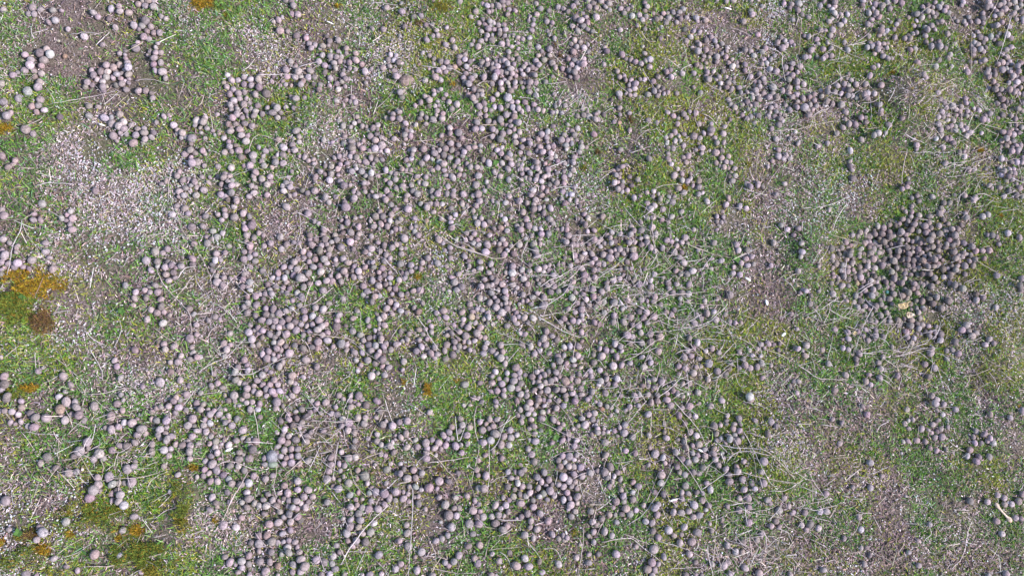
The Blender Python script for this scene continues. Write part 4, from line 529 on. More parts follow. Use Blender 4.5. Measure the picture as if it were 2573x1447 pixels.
[1808,742,1814,759,1821,773], [1707,659,1742,655,1770,649], [1783,576,1776,595], [1579,690,1597,721,1614,745], [1521,735,1545,725,1583,714], 
[1586,655,1593,680,1600,700], [1652,604,1669,624,1666,652], [1642,662,1666,669,1687,683], [1659,687,1680,673,1694,662], [1631,638,1649,655,1662,659], 
[1783,662,1776,683], [1583,890,1614,887,1649,873], [1562,908,1604,890,1638,863,1673,842], [1624,873,1645,890,1673,908], [1666,890,1673,915,1694,928], 
[1707,832,1721,811,1738,797], [1604,873,1586,859,1569,873], [1666,797,1694,804,1728,801], [1662,783,1683,801,1707,811], [1652,804,1694,821,1735,821], 
[1991,939,1977,956,1960,970], [1918,908,1922,942,1932,973], [1846,939,1859,970,1877,970], [1828,953,1846,939,1877,936], [1797,980,1804,949,1832,925], 
[1828,821,1839,842,1859,852], [1915,576,1922,555,1925,545], [1694,846,1721,870,1742,884], [1697,890,1714,880,1742,877], [1500,897,1521,925], 
[1695,1008,1722,1040,1756,1080,1773,1117,1784,1145], [1698,1142,1729,1179,1766,1238,1793,1290], [1573,1321,1617,1290,1654,1238,1679,1198,1692,1170], 
[1625,1259,1639,1226,1654,1185], [1512,1361,1553,1354,1586,1352,1611,1371,1642,1395,1670,1417], [1565,1340,1596,1352,1633,1368], 
[1868,1083,1895,1133,1920,1185,1939,1216,1953,1222], [1827,1158,1849,1137,1889,1134,1934,1145], [1861,1184,1908,1198,1954,1207,2000,1213], 
[1932,1233,1970,1232,2000,1219], [1855,1272,1889,1287,1932,1293,1966,1301], [1895,1284,1932,1278,1957,1266], [1824,1287,1865,1281,1899,1278], 
[1821,1290,1849,1315,1883,1334], [1763,1229,1793,1210,1827,1185], [1679,1258,1704,1251,1722,1259,1732,1272], [1670,1229,1682,1253,1698,1269], 
[1778,1371,1781,1399,1792,1447], [1679,1428,1716,1426,1766,1423], [1812,1117,1846,1124,1895,1127,1932,1130], [1790,1019,1809,1034,1834,1043], 
[1797,1105,1812,1120,1827,1136], [1892,1136,1899,1179,1900,1213], [1905,1124,1932,1136,1963,1164,1997,1204], [1664,1278,1676,1303,1692,1321], 
[1605,1148,1627,1154,1651,1170], [1543,1164,1568,1161,1593,1156], [1509,1374,1528,1368], [1590,1056,1614,1063], [1525,1000,1549,1022,1574,1040], 
[1624,1006,1599,1037,1574,1068], [1500,1198,1515,1229,1528,1266], [1500,1281,1522,1266,1546,1244], [1722,1099,1729,1130,1735,1173], 
[1883,1086,1911,1096,1926,1100], [1636,1037,1636,1068,1627,1111], [1852,1351,1868,1368,1880,1374], [1778,1309,1803,1303,1818,1297], 
[1871,1402,1911,1402,1963,1402], [1877,1371,1899,1399,1920,1432], [1957,1349,1932,1371,1902,1399], [1886,1346,1905,1371,1945,1402], 
[1976,1394,2000,1392], [1787,1349,1809,1343,1834,1327], [1797,1371,1806,1399,1812,1429], [1868,1009,1911,1019,1942,1037], [1929,1158,1945,1182], 
[1831,1269,1865,1263,1895,1263], [1966,1309,1979,1324,1997,1331], [1648,1358,1692,1368,1735,1383,1759,1397], [1685,1402,1710,1414,1735,1426], 
[1586,1019,1577,1062], [1692,1204,1713,1201], [1945,1167,1973,1185,2000,1198], [1963,1148,1982,1182,2000,1188], [1772,1198,1784,1167], 
[1605,1229,1599,1263], [2000,326,2048,314,2100,304,2113,308], [2000,66,2007,45,2014,55,2007,138], [2038,2,2045,35,2041,107], 
[2541,45,2532,76,2518,121,2506,155], [2508,2,2491,35,2477,55], [2123,116,2149,112,2174,111], [2052,86,2076,97,2100,117,2138,138,2183,152], 
[2083,152,2104,149,2128,143], [2166,259,2194,256,2214,245], [2107,162,2112,194,2112,221], [2280,375,2271,415,2266,463], [2297,385,2325,382,2387,384], 
[2235,263,2256,245,2283,235,2313,225], [2221,346,2235,321,2249,294], [2332,346,2346,318,2349,294,2352,276], [2460,311,2484,316,2518,325], 
[2466,318,2484,328,2508,339], [2480,276,2463,259,2442,242], [2276,114,2290,107,2304,100], [2339,166,2344,149,2345,131], [2439,207,2441,173,2441,28], 
[2384,35,2394,52,2401,69], [2401,104,2408,117,2418,135], [2282,299,2297,311,2321,318], [2173,325,2194,323,2214,320], [2207,432,2204,449,2194,466], 
[2162,228,2149,235,2138,249], [2225,287,2228,301,2226,308], [2187,259,2190,283,2188,301], [2235,114,2249,131,2276,152], [2511,131,2532,145], 
[2527,309,2549,309,2573,309], [2346,290,2359,270,2359,249], [2327,276,2356,276], [2380,446,2408,442,2432,439], [2446,446,2477,444,2508,446], 
[2553,397,2563,432,2567,456], [2232,256,2242,238,2249,221], [2242,180,2252,173,2257,164], [2439,418,2449,408,2473,401,2498,394], 
[2394,411,2415,408,2435,404], [2093,442,2107,434], [2114,499,2133,497], [2539,446,2572,460], [2377,422,2394,415,2418,415], 
[2352,207,2373,211,2401,197,2423,199], [2359,235,2377,221,2408,214], [2449,491,2470,487,2498,498], [2273,335,2294,349,2321,359], 
[2287,332,2311,342,2325,346], [2408,366,2411,346,2409,325], [2297,145,2304,128,2311,121], [2549,221,2567,263], [2014,523,2055,521,2097,510,2121,500], 
[2126,514,2104,548,2092,583], [2069,573,2090,590,2138,604,2166,612], [2055,662,2073,638,2083,617], [2128,655,2124,680,2126,707], 
[2194,770,2173,811,2147,880], [2147,882,2180,875,2221,866], [2228,628,2249,621,2276,616], [2304,550,2328,552,2349,557], [2316,678,2346,679], 
[2449,652,2484,673,2536,699,2567,714], [2546,524,2543,552,2532,573], [2446,521,2484,516,2539,524], [2263,811,2264,839,2265,863], 
[2000,913,2028,932,2062,951,2131,953], [2079,904,2090,859,2093,839], [2304,880,2332,901,2356,925,2366,960,2377,1000], [2297,859,2287,880,2270,904], 
[2242,897,2276,890,2304,880,2332,873], [2238,877,2270,884,2301,884], [2283,877,2304,863,2346,849], [2221,901,2252,922,2266,942], 
[2069,801,2104,801,2131,787,2145,756], [2055,818,2090,811,2124,797], [2079,773,2111,794,2138,801], [2104,776,2131,787,2169,785], 
[2221,813,2256,813,2276,808], [2176,901,2194,890,2214,873], [2173,890,2194,884,2221,880], [2270,500,2273,514], [2294,510,2311,526], 
[2321,510,2321,528], [2411,859,2432,859,2449,856], [2404,842,2397,852,2387,863], [2484,928,2449,942,2415,946], [2256,991,2283,991,2314,998], 
[2214,652,2238,673,2256,697], [2422,711,2446,700,2453,690], [2428,714,2449,704,2466,702], [2304,928,2276,918,2263,911], [2235,832,2249,818,2256,804], 
[2346,911,2332,928,2318,946], [2066,1000,2083,980], [2135,939,2149,963], [2446,956,2463,984,2477,998], [2155,738,2180,721,2194,714], 
[2124,749,2111,763,2104,773], [2173,749,2187,766,2204,776], [2463,742,2480,738], [2560,980,2573,981], [2046,1028,2053,1015,2066,1000], 
[2168,1073,2188,1069,2210,1065], [2431,1042,2463,1043], [2382,1105,2405,1124,2423,1133], [2442,1310,2431,1337,2425,1377,2411,1408,2389,1431], 
[2358,1310,2368,1284,2375,1259], [2000,1185,2022,1201,2045,1207], [2000,1216,2031,1229,2062,1241,2093,1256], [2000,1259,2025,1241,2062,1222], 
[2000,1275,2043,1263,2093,1253], [2025,1272,2046,1281,2074,1275,2103,1269], [2056,1318,2077,1315,2096,1324,2083,1340], 
[2182,1380,2210,1395,2238,1408], [2133,1349,2151,1331,2167,1287], [2318,1368,2327,1352,2340,1340,2335,1318], [2074,1414,2096,1405,2108,1420], 
[2083,1378,2100,1361], [2141,1173,2158,1171], [2102,1145,2127,1142], [2062,1066,2086,1070,2105,1073], [2457,1000,2460,1015,2466,1023], 
[2238,1019,2253,1037], [2000,1352,2025,1337], [2049,1365,2049,1386], [2417,1358,2439,1365,2454,1368], [2201,1086,2213,1068,2235,1059], 
[2006,1182,2034,1173,2056,1173], [2031,1182,2049,1216,2077,1253,2090,1272], [2491,1213,2493,1232], [2562,1232,2573,1216], 
[2361,1331,2392,1318,2414,1312], 
]]
# kind of cover in each 100 pixel cell, 26 columns and 15 rows: 0 green 1 yellow green 2 mixed 3 pale 4 bare 5 brown 6 lichen 7 mossy 8 straw
GRID = np.array([
2, 4, 4, 5, 6, 0, 0, 2, 0, 3, 2, 1, 2, 0, 2, 5, 2, 2, 1, 6, 2, 2, 1, 0, 1, 0,
2, 4, 4, 4, 5, 0, 3, 5, 4, 3, 1, 0, 2, 0, 2, 2, 1, 2, 0, 2, 2, 1, 1, 2, 0, 0,
0, 0, 4, 4, 4, 2, 0, 1, 2, 5, 0, 0, 0, 0, 3, 2, 1, 1, 2, 2, 8, 2, 1, 1, 8, 0,
1, 2, 3, 2, 5, 2, 0, 2, 3, 2, 5, 5, 2, 2, 0, 4, 5, 2, 1, 3, 2, 0, 1, 8, 0, 0,
1, 3, 3, 3, 3, 0, 0, 0, 0, 0, 2, 5, 2, 2, 6, 0, 1, 0, 2, 5, 6, 6, 0, 2, 8, 2,
5, 5, 3, 3, 3, 2, 0, 2, 2, 2, 0, 8, 2, 2, 0, 8, 0, 0, 1, 5, 5, 5, 0, 0, 2, 1,
5, 3, 4, 2, 2, 2, 5, 0, 2, 0, 2, 3, 5, 2, 8, 8, 8, 2, 2, 5, 1, 0, 0, 0, 1, 2,
7, 7, 4, 5, 2, 8, 2, 0, 1, 2, 2, 3, 2, 5, 8, 8, 0, 2, 2, 5, 2, 0, 0, 1, 3, 3,
1, 6, 6, 5, 2, 8, 2, 2, 2, 0, 0, 0, 2, 2, 2, 8, 8, 8, 1, 1, 2, 8, 0, 1, 3, 1,
2, 1, 5, 3, 3, 2, 2, 2, 1, 0, 0, 0, 0, 2, 2, 2, 8, 8, 1, 2, 5, 2, 8, 8, 2, 1,
0, 5, 0, 2, 2, 2, 0, 0, 8, 0, 6, 0, 2, 0, 0, 2, 0, 0, 1, 3, 2, 5, 2, 5, 2, 5,
5, 8, 8, 2, 0, 2, 2, 2, 8, 2, 5, 5, 0, 0, 2, 8, 1, 8, 8, 1, 5, 5, 0, 2, 2, 1,
6, 6, 1, 0, 1, 2, 2, 5, 2, 2, 2, 5, 0, 0, 2, 0, 1, 0, 2, 8, 8, 5, 5, 5, 2, 2,
6, 1, 0, 1, 0, 3, 2, 2, 0, 2, 0, 2, 0, 5, 5, 2, 1, 2, 8, 8, 5, 5, 5, 5, 5, 5,
6, 1, 2, 1, 1, 2, 0, 2, 0, 2, 0, 0, 2, 1, 2, 6, 0, 2, 8, 8, 5, 5, 5, 5, 5, 5,
]).reshape(15, 26)

# ---------------------------------------------------------------- noise, relief, projection
def vnoise(x, y, seed):
    xi = np.floor(x).astype(np.int64); yi = np.floor(y).astype(np.int64); fx = x-xi; fy = y-yi
    fx = fx*fx*(3-2*fx); fy = fy*fy*(3-2*fy)
    def h(i, j):
        n = (i*374761393 + j*668265263 + seed*1442695041) & 0xffffffff
        n = ((n ^ (n >> 13))*1274126177) & 0xffffffff
        return ((n ^ (n >> 16)) & 0xffff)/65535.0
    return (h(xi,yi)*(1-fx)+h(xi+1,yi)*fx)*(1-fy) + (h(xi,yi+1)*(1-fx)+h(xi+1,yi+1)*fx)*fy
def fbm(x, y, seed, octs=3):
    s = 0; a = 1; t = 0
    for o in range(octs): s = s + a*vnoise(x*2**o, y*2**o, seed+o*17); t += a; a *= .55
    return s/t
def proj(x, y, z):
    q = (np.stack([x, y, z], -1) - CAM) @ RW      # world -> camera axes (x right, y down, z forward)
    return F*q[...,0]/q[...,2] + IW/2, F*q[...,1]/q[...,2] + IH/2
def ray(u, v):
    c = np.stack([(u-IW/2)/F, (v-IH/2)/F, np.ones_like(u)], -1)
    return c @ RW.T
def plane(u, v, z=0.0):
    d = ray(np.asarray(u, float), np.asarray(v, float)); t = (z-CAM[2])/d[...,2]
    return CAM + d*t[...,None]
MPP = ZC/F                                        # metres per photo pixel near the middle
BUMPS = []                                          # tussocks and hollows: photo x, y, radius px, height m
for (u, v, r, h) in [(2275,650,220,-.015), (2240,590,110,-.010), (2290,255,120,.026), (1112,30,90,.010), (70,740,130,.012), (200,1300,130,.010),
                     (800,285,70,.013), (1660,180,80,.012), (2040,620,60,.015), (1920,1180,120,.018), (1490,60,60,.004),
                     (2500,910,90,.010), (1640,420,90,.013), (1060,960,120,.009), (285,180,120,-.008), (460,1300,90,.008), (1700,1230,60,.007), (2050,1080,150,.006)]:
    p = plane(u, v); BUMPS.append((p[0], p[1], r*MPP, h))
def ground(x, y):
    z = .010*(fbm(x*4.5+11, y*4.5+3, 5, 2)-.5) + .007*(fbm(x*16, y*16, 9, 2)-.5) + .0022*(fbm(x*60, y*60, 3, 2)-.5)
    for bx, by, r, h in BUMPS: z = z + h*np.exp(-((x-bx)**2+(y-by)**2)/(r*r)*1.3)
    return z
def hit(u, v, off=0.0):
    d = ray(np.asarray(u, float), np.asarray(v, float)); z = np.zeros(len(d)) + off
    for _ in range(7):
        t = (z-CAM[2])/d[:,2]; p = CAM + d*t[:,None]; z = ground(p[:,0], p[:,1]) + off
    p[:,2] = z
    return p

# ---------------------------------------------------------------- mesh and material helpers
def npmesh(name, V, faces, tint=None, mat=None, smooth=True):
    m = bpy.data.meshes.new(name); V = np.ascontiguousarray(V, dtype=np.float32)
    m.vertices.add(len(V)); m.vertices.foreach_set('co', V.ravel())
    loops = np.concatenate([f.ravel() for f in faces]).astype(np.int32)
    sizes = np.concatenate([np.full(len(f), f.shape[1]) for f in faces])
    m.loops.add(len(loops)); m.loops.foreach_set('vertex_index', loops)
    m.polygons.add(len(sizes)); m.polygons.foreach_set('loop_start', (np.cumsum(sizes)-sizes).astype(np.int32))
    m.polygons.foreach_set('use_smooth', np.full(len(sizes), smooth))
    if tint is not None:
        at = m.attributes.new('tint', 'FLOAT_COLOR', 'POINT')
        c = np.ones((len(V), 4), np.float32); c[:,:3] = tint; at.data.foreach_set('color', c.ravel())
    m.update(calc_edges=True); m.validate()
    if mat: m.materials.append(mat)
    return m
def link(name, mesh, loc=(0,0,0), parent=None, **kw):
    o = bpy.data.objects.new(name, mesh); o.location = loc; scene.collection.objects.link(o)
    if parent: o.parent = parent
    for k, v in kw.items(): o[k] = v
    return o
def material(name, rough=.9, noise=900., amount=.35, bump=.3, tint=True, base=(.3,.3,.3), transl=0.0, spec=.25, bd=.001):
    m = bpy.data.materials.new(name); m.use_nodes = True; t = m.node_tree; N = t.nodes; L = t.links
    b = N['Principled BSDF']; b.inputs['Roughness'].default_value = rough; b.inputs['Specular IOR Level'].default_value = spec
    if tint: c = N.new('ShaderNodeAttribute'); c.attribute_name = 'tint'; src = c.outputs['Color']
    else: c = N.new('ShaderNodeRGB'); c.outputs[0].default_value = (*base, 1); src = c.outputs[0]
    g = N.new('ShaderNodeNewGeometry')
    n = N.new('ShaderNodeTexNoise'); n.inputs['Scale'].default_value = noise; n.inputs['Detail'].default_value = 4; n.inputs['Roughness'].default_value = .65
    L.new(g.outputs['Position'], n.inputs['Vector'])
    mr = N.new('ShaderNodeMapRange'); mr.inputs[1].default_value = .25; mr.inputs[2].default_value = .75
    mr.inputs[3].default_value = 1-amount; mr.inputs[4].default_value = 1+amount
    L.new(n.outputs['Fac'], mr.inputs[0])
    n2 = N.new('ShaderNodeTexNoise'); n2.inputs['Scale'].default_value = noise*.33; n2.inputs['Detail'].default_value = 2; L.new(g.outputs['Position'], n2.inputs['Vector'])
    mr2 = N.new('ShaderNodeMapRange'); mr2.inputs[1].default_value = .3; mr2.inputs[2].default_value = .7
    mr2.inputs[3].default_value = 1-amount*.75; mr2.inputs[4].default_value = 1+amount*.75; L.new(n2.outputs['Fac'], mr2.inputs[0])
    pm = N.new('ShaderNodeMath'); pm.operation = 'MULTIPLY'; L.new(mr.outputs[0], pm.inputs[0]); L.new(mr2.outputs[0], pm.inputs[1])
    mx = N.new('ShaderNodeVectorMath'); mx.operation = 'SCALE'; L.new(src, mx.inputs[0]); L.new(pm.outputs[0], mx.inputs['Scale'])
    L.new(mx.outputs[0], b.inputs['Base Color'])
    if bump:
        bp = N.new('ShaderNodeBump'); bp.inputs['Strength'].default_value = bump; bp.inputs['Distance'].default_value = bd
        L.new(n.outputs['Fac'], bp.inputs['Height']); L.new(bp.outputs[0], b.inputs['Normal'])
    if transl:
        tr = N.new('ShaderNodeBsdfTranslucent'); L.new(mx.outputs[0], tr.inputs[0])
        ms = N.new('ShaderNodeMixShader'); ms.inputs[0].default_value = transl
        L.new(b.outputs[0], ms.inputs[1]); L.new(tr.outputs[0], ms.inputs[2]); L.new(ms.outputs[0], N['Material Output'].inputs[0])
    return m
M_PEL = material('dropping_matter', .95, 1150, .42, 1.0, spec=.12, bd=.0012)
M_GRASS = material('living_grass', .55, 300, .2, 0, transl=.25, spec=.3)
M_DRY = material('dry_straw', .75, 500, .25, 0, transl=.12, spec=.25)
M_LICHEN = material('lichen', .95, 900, .3, .3)
M_CRUMB = material('soil_crumb', .98, 900, .35, .5, spec=.1)
M_MOSS = material('moss', .8, 500, .3, 0, transl=.25)
M_STONE = material('weathered_stone', .9, 500, .35, .5)
M_LEAF = material('dead_leaf', .7, 400, .35, .4)
M_WHITE = material('bleached_flake', .6, 600, .12, .2)

ICO = {}
def ico(sub):
    if sub not in ICO:
        import bmesh
        bm = bmesh.new(); bmesh.ops.create_icosphere(bm, subdivisions=sub, radius=1.0)
        ICO[sub] = (np.array([v.co[:] for v in bm.verts]), np.array([[v.index for v in f.verts] for f in bm.faces])); bm.free()
    return ICO[sub]
def rotz(v, a):
    c, s = np.cos(a), np.sin(a)
    return np.stack([v[...,0]*c - v[...,1]*s, v[...,0]*s + v[...,1]*c, v[...,2]], -1)
def lump(v, seed, amp=.06):
    r = np.random.default_rng(seed); d = np.zeros(len(v))
    for k in range(7):
        n = r.normal(size=3); n *= r.uniform(1.2, 4.2)/np.linalg.norm(n); d += np.sin(v@n + r.uniform(0, 6.28))*r.uniform(.3, 1)*(2.2/(1+np.linalg.norm(n)))
    return v*(1 + amp*d/3)[:,None]

# ---------------------------------------------------------------- the droppings: positions, stacking
pu, pv, pr = PEL[:,0].copy(), PEL[:,1].copy(), PEL[:,2].copy()
mid = 8.2*(1 - .075*(pu-IW/2)/(IW/2) + .075*(pv-IH/2)/(IH/2)); pr = np.minimum(mid + .84*(pr-mid), mid*np.where(pu > 2050, 1.16, 1.34))     # even out hand-read sizes
def near(u, v, r, tight):                         # droppings half hidden in the gaps of the dense clumps
    return np.any(np.hypot(pu-u, pv-v) < (pr+r)*tight)
NIN0 = len(pu); au, av, ar = [], [], []
for _ in range(9000):
    i = rng.integers(NIN0); a_ = rng.uniform(0, 6.283); d = pr[i]*rng.uniform(1.75, 2.3); u, v = pu[i]+d*math.cos(a_), pv[i]+d*math.sin(a_)
    r = pr[i]*rng.uniform(.8, .98); nb = np.sum(np.hypot(pu[:NIN0]-u, pv[:NIN0]-v) < 38)
    if nb >= 6 and u > 500 and 0 < u < IW and 0 < v < IH and not near(u, v, r, .80) and all((x-u)**2+(y-v)**2 > 200 for x, y in zip(au, av)):
        au.append(u); av.append(v); ar.append(r)
        if len(au) >= 240: break
for _ in range(150):                             # the lower layer of the heap at the right
    u, v = rng.uniform(2090, 2440), rng.uniform(560, 780)
    if np.sum(np.hypot(pu-u, pv-v) < 30) < 6: continue
    au.append(u); av.append(v); ar.append(rng.uniform(6.2, 7.4))
pu = np.r_[pu, au]; pv = np.r_[pv, av]; pr = np.r_[pr, ar]
NIN = len(pu)
mu, mvv, mr_ = [], [], []                         # a few more just outside the frame, mirrored from inside it
for i in range(NIN):
    for (a_, b2) in [(-pu[i]-12, pv[i]), (2*IW-pu[i]+12, pv[i]), (pu[i], -pv[i]-12), (pu[i], 2*IH-pv[i]+12)]:
        if -260 < a_ < IW+260 and -230 < b2 < IH+230 and not (-5 < a_ < IW+5 and -5 < b2 < IH+5):
            mu.append(a_+rng.normal()*8); mvv.append(b2+rng.normal()*8); mr_.append(pr[i])
mu, mvv, mr_ = map(np.array, (mu, mvv, mr_))
ok = (mu < -mr_) | (mu > IW+mr_) | (mvv < -mr_) | (mvv > IH+mr_)
pu = np.r_[pu, mu[ok]]; pv = np.r_[pv, mvv[ok]]; pr = np.r_[pr, mr_[ok]]
NP = len(pu)
P0 = hit(pu, pv, .003)
depth = ((P0-CAM) @ RW)[:,2]
rad = pr*depth/F*1.02
order = np.argsort(np.where((np.arange(NP) >= NIN0) & (np.arange(NP) < NIN), pr-50, pr), kind='stable')
pz = np.zeros(NP); pos = P0.copy(); cells = {}; CS = .016
dirs = ray(pu, pv)
flat = rng.uniform(.78, .96, NP)
for i in order:
    x, y = P0[i,0], P0[i,1]; z = ground(np.array([x]), np.array([y]))[0] + rad[i]*flat[i]*.86
    ci, cj = int(math.floor(x/CS)), int(math.floor(y/CS))
    for a_ in (-1,0,1):
        for b2 in (-1,0,1):
            for j in cells.get((ci+a_, cj+b2), ()):
                d = math.hypot(x-pos[j,0], y-pos[j,1]); s = (rad[i]+rad[j])*.86
                if d < s:
                    z = max(z, min(pos[j,2] + math.sqrt(s*s-d*d)*.9, z + 1.05*rad[i]))
    t = (z-CAM[2])/dirs[i,2]; pos[i] = CAM + dirs[i]*t
    if NIN0 <= i < NIN: pos[i,2] -= .25*rad[i]; continue      # fillers stay low between the others
    cells.setdefault((int(math.floor(pos[i,0]/CS)), int(math.floor(pos[i,1]/CS))), []).append(i)

# height map of everything that lies on the turf (for straw laid over it, and to keep blades out of it)
X0, X1, Y0, Y1, HS = -1.05, 1.1, -.62, .72, .0015
HX, HY = int((X1-X0)/HS), int((Y1-Y0)/HS)
HM = np.full((HX, HY), -9.0, np.float32)
for i in range(NP):
    r = rad[i]; k = int(r/HS)+1; ci, cj = int((pos[i,0]-X0)/HS), int((pos[i,1]-Y0)/HS)
    if k < ci < HX-k-1 and k < cj < HY-k-1:
        g = np.mgrid[-k:k+1, -k:k+1]*HS; d2_ = g[0]**2+g[1]**2
        top = np.where(d2_ < r*r*.78, pos[i,2] + flat[i]*np.sqrt(np.maximum(r*r-d2_, 0)), -9)
        sl = HM[ci-k:ci+k+1, cj-k:cj+k+1]; np.maximum(sl, top, out=sl)
def top_at(x, y):
    i = np.clip(((x-X0)/HS).astype(int), 0, HX-1); j = np.clip(((y-Y0)/HS).astype(int), 0, HY-1)
    return HM[i, j]

# ---------------------------------------------------------------- what covers the ground where
NAMES = 'gympbdwos'
#          green  ygreen tan   lichen brown straw crumb
RECIPE = {'g': (1.02, .50, .46, .04, .24, .06, .1), 'y': (.45, 2.2, .34, .03, .14, .05, .1), 'm': (.62, .34, .56, .09, .50, .14, .2),
          'p': (.34, .18, 1.8, .65, .28, .12, .1), 'b': (.06, .03, .08, .03, .32, .06, 1.), 'd': (.48, .32, .36, .10, 1.05, .12, .6),
          'w': (.40, .20, .95, 1.25, .34, .10, .15), 'o': (.18, .50, .12, .02, .30, .04, .1), 's': (.60, .24, .50, .05, .48, .85, .1)}
REC = np.array([RECIPE[c] for c in NAMES]); G = GRID
GR = REC[G]                                       # rows, cols, 7
def cover(x, y, z):
    u, v = proj(x, y, z)
    u = u + 95*(vnoise(x*14, y*14, 71)-.5) + 60*(vnoise(x*40, y*40, 72)-.5); v = v + 95*(vnoise(x*14, y*14, 73)-.5) + 60*(vnoise(x*40, y*40, 74)-.5)
    cu = np.clip(u/100-.5, 0, 24.999); cv = np.clip(v/100-.5, 0, 13.999)
    i = cu.astype(int); j = cv.astype(int); fu = (cu-i)[:,None]; fv = (cv-j)[:,None]
    return (GR[j,i]*(1-fu)+GR[j,i+1]*fu)*(1-fv) + (GR[j+1,i]*(1-fu)+GR[j+1,i+1]*fu)*fv
def scatter(n, k, seed, clump=(30, .6), under=.93):
    r = np.random.default_rng(seed)
    x = r.uniform(X0, X1, n); y = r.uniform(Y0, Y1, n); z = ground(x, y)
    u, v = proj(x, y, z)
    c = cover(x, y, z)[:,k]
    cl = fbm(x*clump[0], y*clump[0], seed*7+1, 3); c = c*np.clip(1 + clump[1]*(cl-.5)*5, .05, 2.2)
    margin = np.clip(1.25 - np.maximum(np.maximum(-u, u-IW)/300, np.maximum(-v, v-IH)/300), 0, 1)
    keep = (r.random(n) < c*margin*.62) & ((top_at(x, y) < -5) | (r.random(n) > under))
    return x[keep], y[keep], z[keep], r
def ribbons(x, y, z, az, lean, curv, L, W, col, twist, segs=3, tipf=0.0):
    n = len(x); rows = []; ds = L/segs; px, pz_ = np.zeros(n), np.zeros(n)
    for s in range(segs+1):
        rows.append((px.copy(), pz_.copy())); an = lean + curv*(s+.5)/segs
        px = px + np.sin(an)*ds; pz_ = pz_ + np.cos(an)*ds
    ca, sa = np.cos(az), np.sin(az); ct, st = np.cos(twist), np.sin(twist)
    V = []
    for s, (h, q) in enumerate(rows):
        c = np.stack([x+ca*h, y+sa*h, z+q], -1); f = 1-(s/segs)**2.2*(1-tipf)
        if s == segs and tipf == 0: V.append(c[:,None,:])
        else:
            sv = np.stack([-sa*ct, ca*ct, st], -1)*(W*f/2)[:,None]
            V.append(np.stack([c-sv, c+sv], 1))
    V = np.concatenate(V, 1); k = V.shape[1]; base = (np.arange(n)*k)[:,None]; faces = []
    quads = [np.array([[2*s, 2*s+1, 2*s+3, 2*s+2]]) for s in range(segs if tipf else segs-1)]
    Q = np.concatenate([base+q for q in quads]) if quads else np.zeros((0,4), int)
    faces.append(Q)
    if not tipf: faces.append(base + np.array([[2*segs-2, 2*segs-1, 2*segs]]))
    return V.reshape(-1,3), faces, np.repeat(col, k, axis=0)
def palette(r, n, cols, wts, jit=.22):
    c = np.array(cols)[r.choice(len(cols), n, p=np.array(wts)/sum(wts))]
    return c*(1 + r.normal(0, jit, (n,1)).clip(-.5,.6))*(1 + r.normal(0, .06, (n,3)))

# ---------------------------------------------------------------- ground sheet
def ground_sheet():
    def axis(lo, hi, st):
        c = list(np.arange(lo, hi+1e-6, st)); s = st; a = c[0]; b = c[-1]
        while b < 60: s *= 1.45; a -= s; b += s; c = [a]+c+[b]
        return np.array(c)
    xs, ys = axis(X0-.1, X1+.1, .006), axis(Y0-.1, Y1+.1, .006)
    gx, gy = np.meshgrid(xs, ys, indexing='ij'); gz = ground(gx.ravel(), gy.ravel())
    n, k = gx.shape; idx = np.arange(n*k).reshape(n, k)
    Q = np.stack([idx[:-1,:-1], idx[1:,:-1], idx[1:,1:], idx[:-1,1:]], -1).reshape(-1,4)
    m = bpy.data.materials.new('turf_soil'); m.use_nodes = True; t = m.node_tree; N = t.nodes; L = t.links
    b = N['Principled BSDF']; b.inputs['Roughness'].default_value = 1; b.inputs['Specular IOR Level'].default_value = .1
    g = N.new('ShaderNodeNewGeometry')
    def nz(sc, det=5, ro=.65):
        q = N.new('ShaderNodeTexNoise'); q.inputs['Scale'].default_value = sc; q.inputs['Detail'].default_value = det; q.inputs['Roughness'].default_value = ro
        L.new(g.outputs['Position'], q.inputs['Vector']); return q.outputs['Fac']
    def ramp(f, st):
        q = N.new('ShaderNodeValToRGB'); el = q.color_ramp.elements
        for i, (p, c) in enumerate(st):
            if i > 1: el.new(p)
            el[i].position = p; el[i].color = (*c, 1)
        L.new(f, q.inputs[0]); return q.outputs[0]
    c1 = ramp(nz(520), [(.3,(.03,.022,.022)), (.46,(.10,.076,.070)), (.58,(.18,.14,.128)), (.7,(.36,.30,.28))])
    c2 = ramp(nz(300), [(.32,(.03,.04,.015)), (.5,(.09,.105,.04)), (.7,(.26,.23,.17))])
    f = ramp(nz(9, 3), [(.42,(0,0,0)), (.58,(.55,.55,.55))])
    mx = N.new('ShaderNodeMix'); mx.data_type = 'RGBA'; L.new(f, mx.inputs[0]); L.new(c1, mx.inputs[6]); L.new(c2, mx.inputs[7])
    L.new(mx.outputs[2], b.inputs['Base Color'])
    bp = N.new('ShaderNodeBump'); bp.inputs['Strength'].default_value = .9; bp.inputs['Distance'].default_value = .003
    L.new(nz(420), bp.inputs['Height']); L.new(bp.outputs[0], b.inputs['Normal'])
    me = npmesh('ground', np.stack([gx.ravel(), gy.ravel(), gz], -1), [Q], mat=m)
    link('ground', me, kind='structure')
ground_sheet()

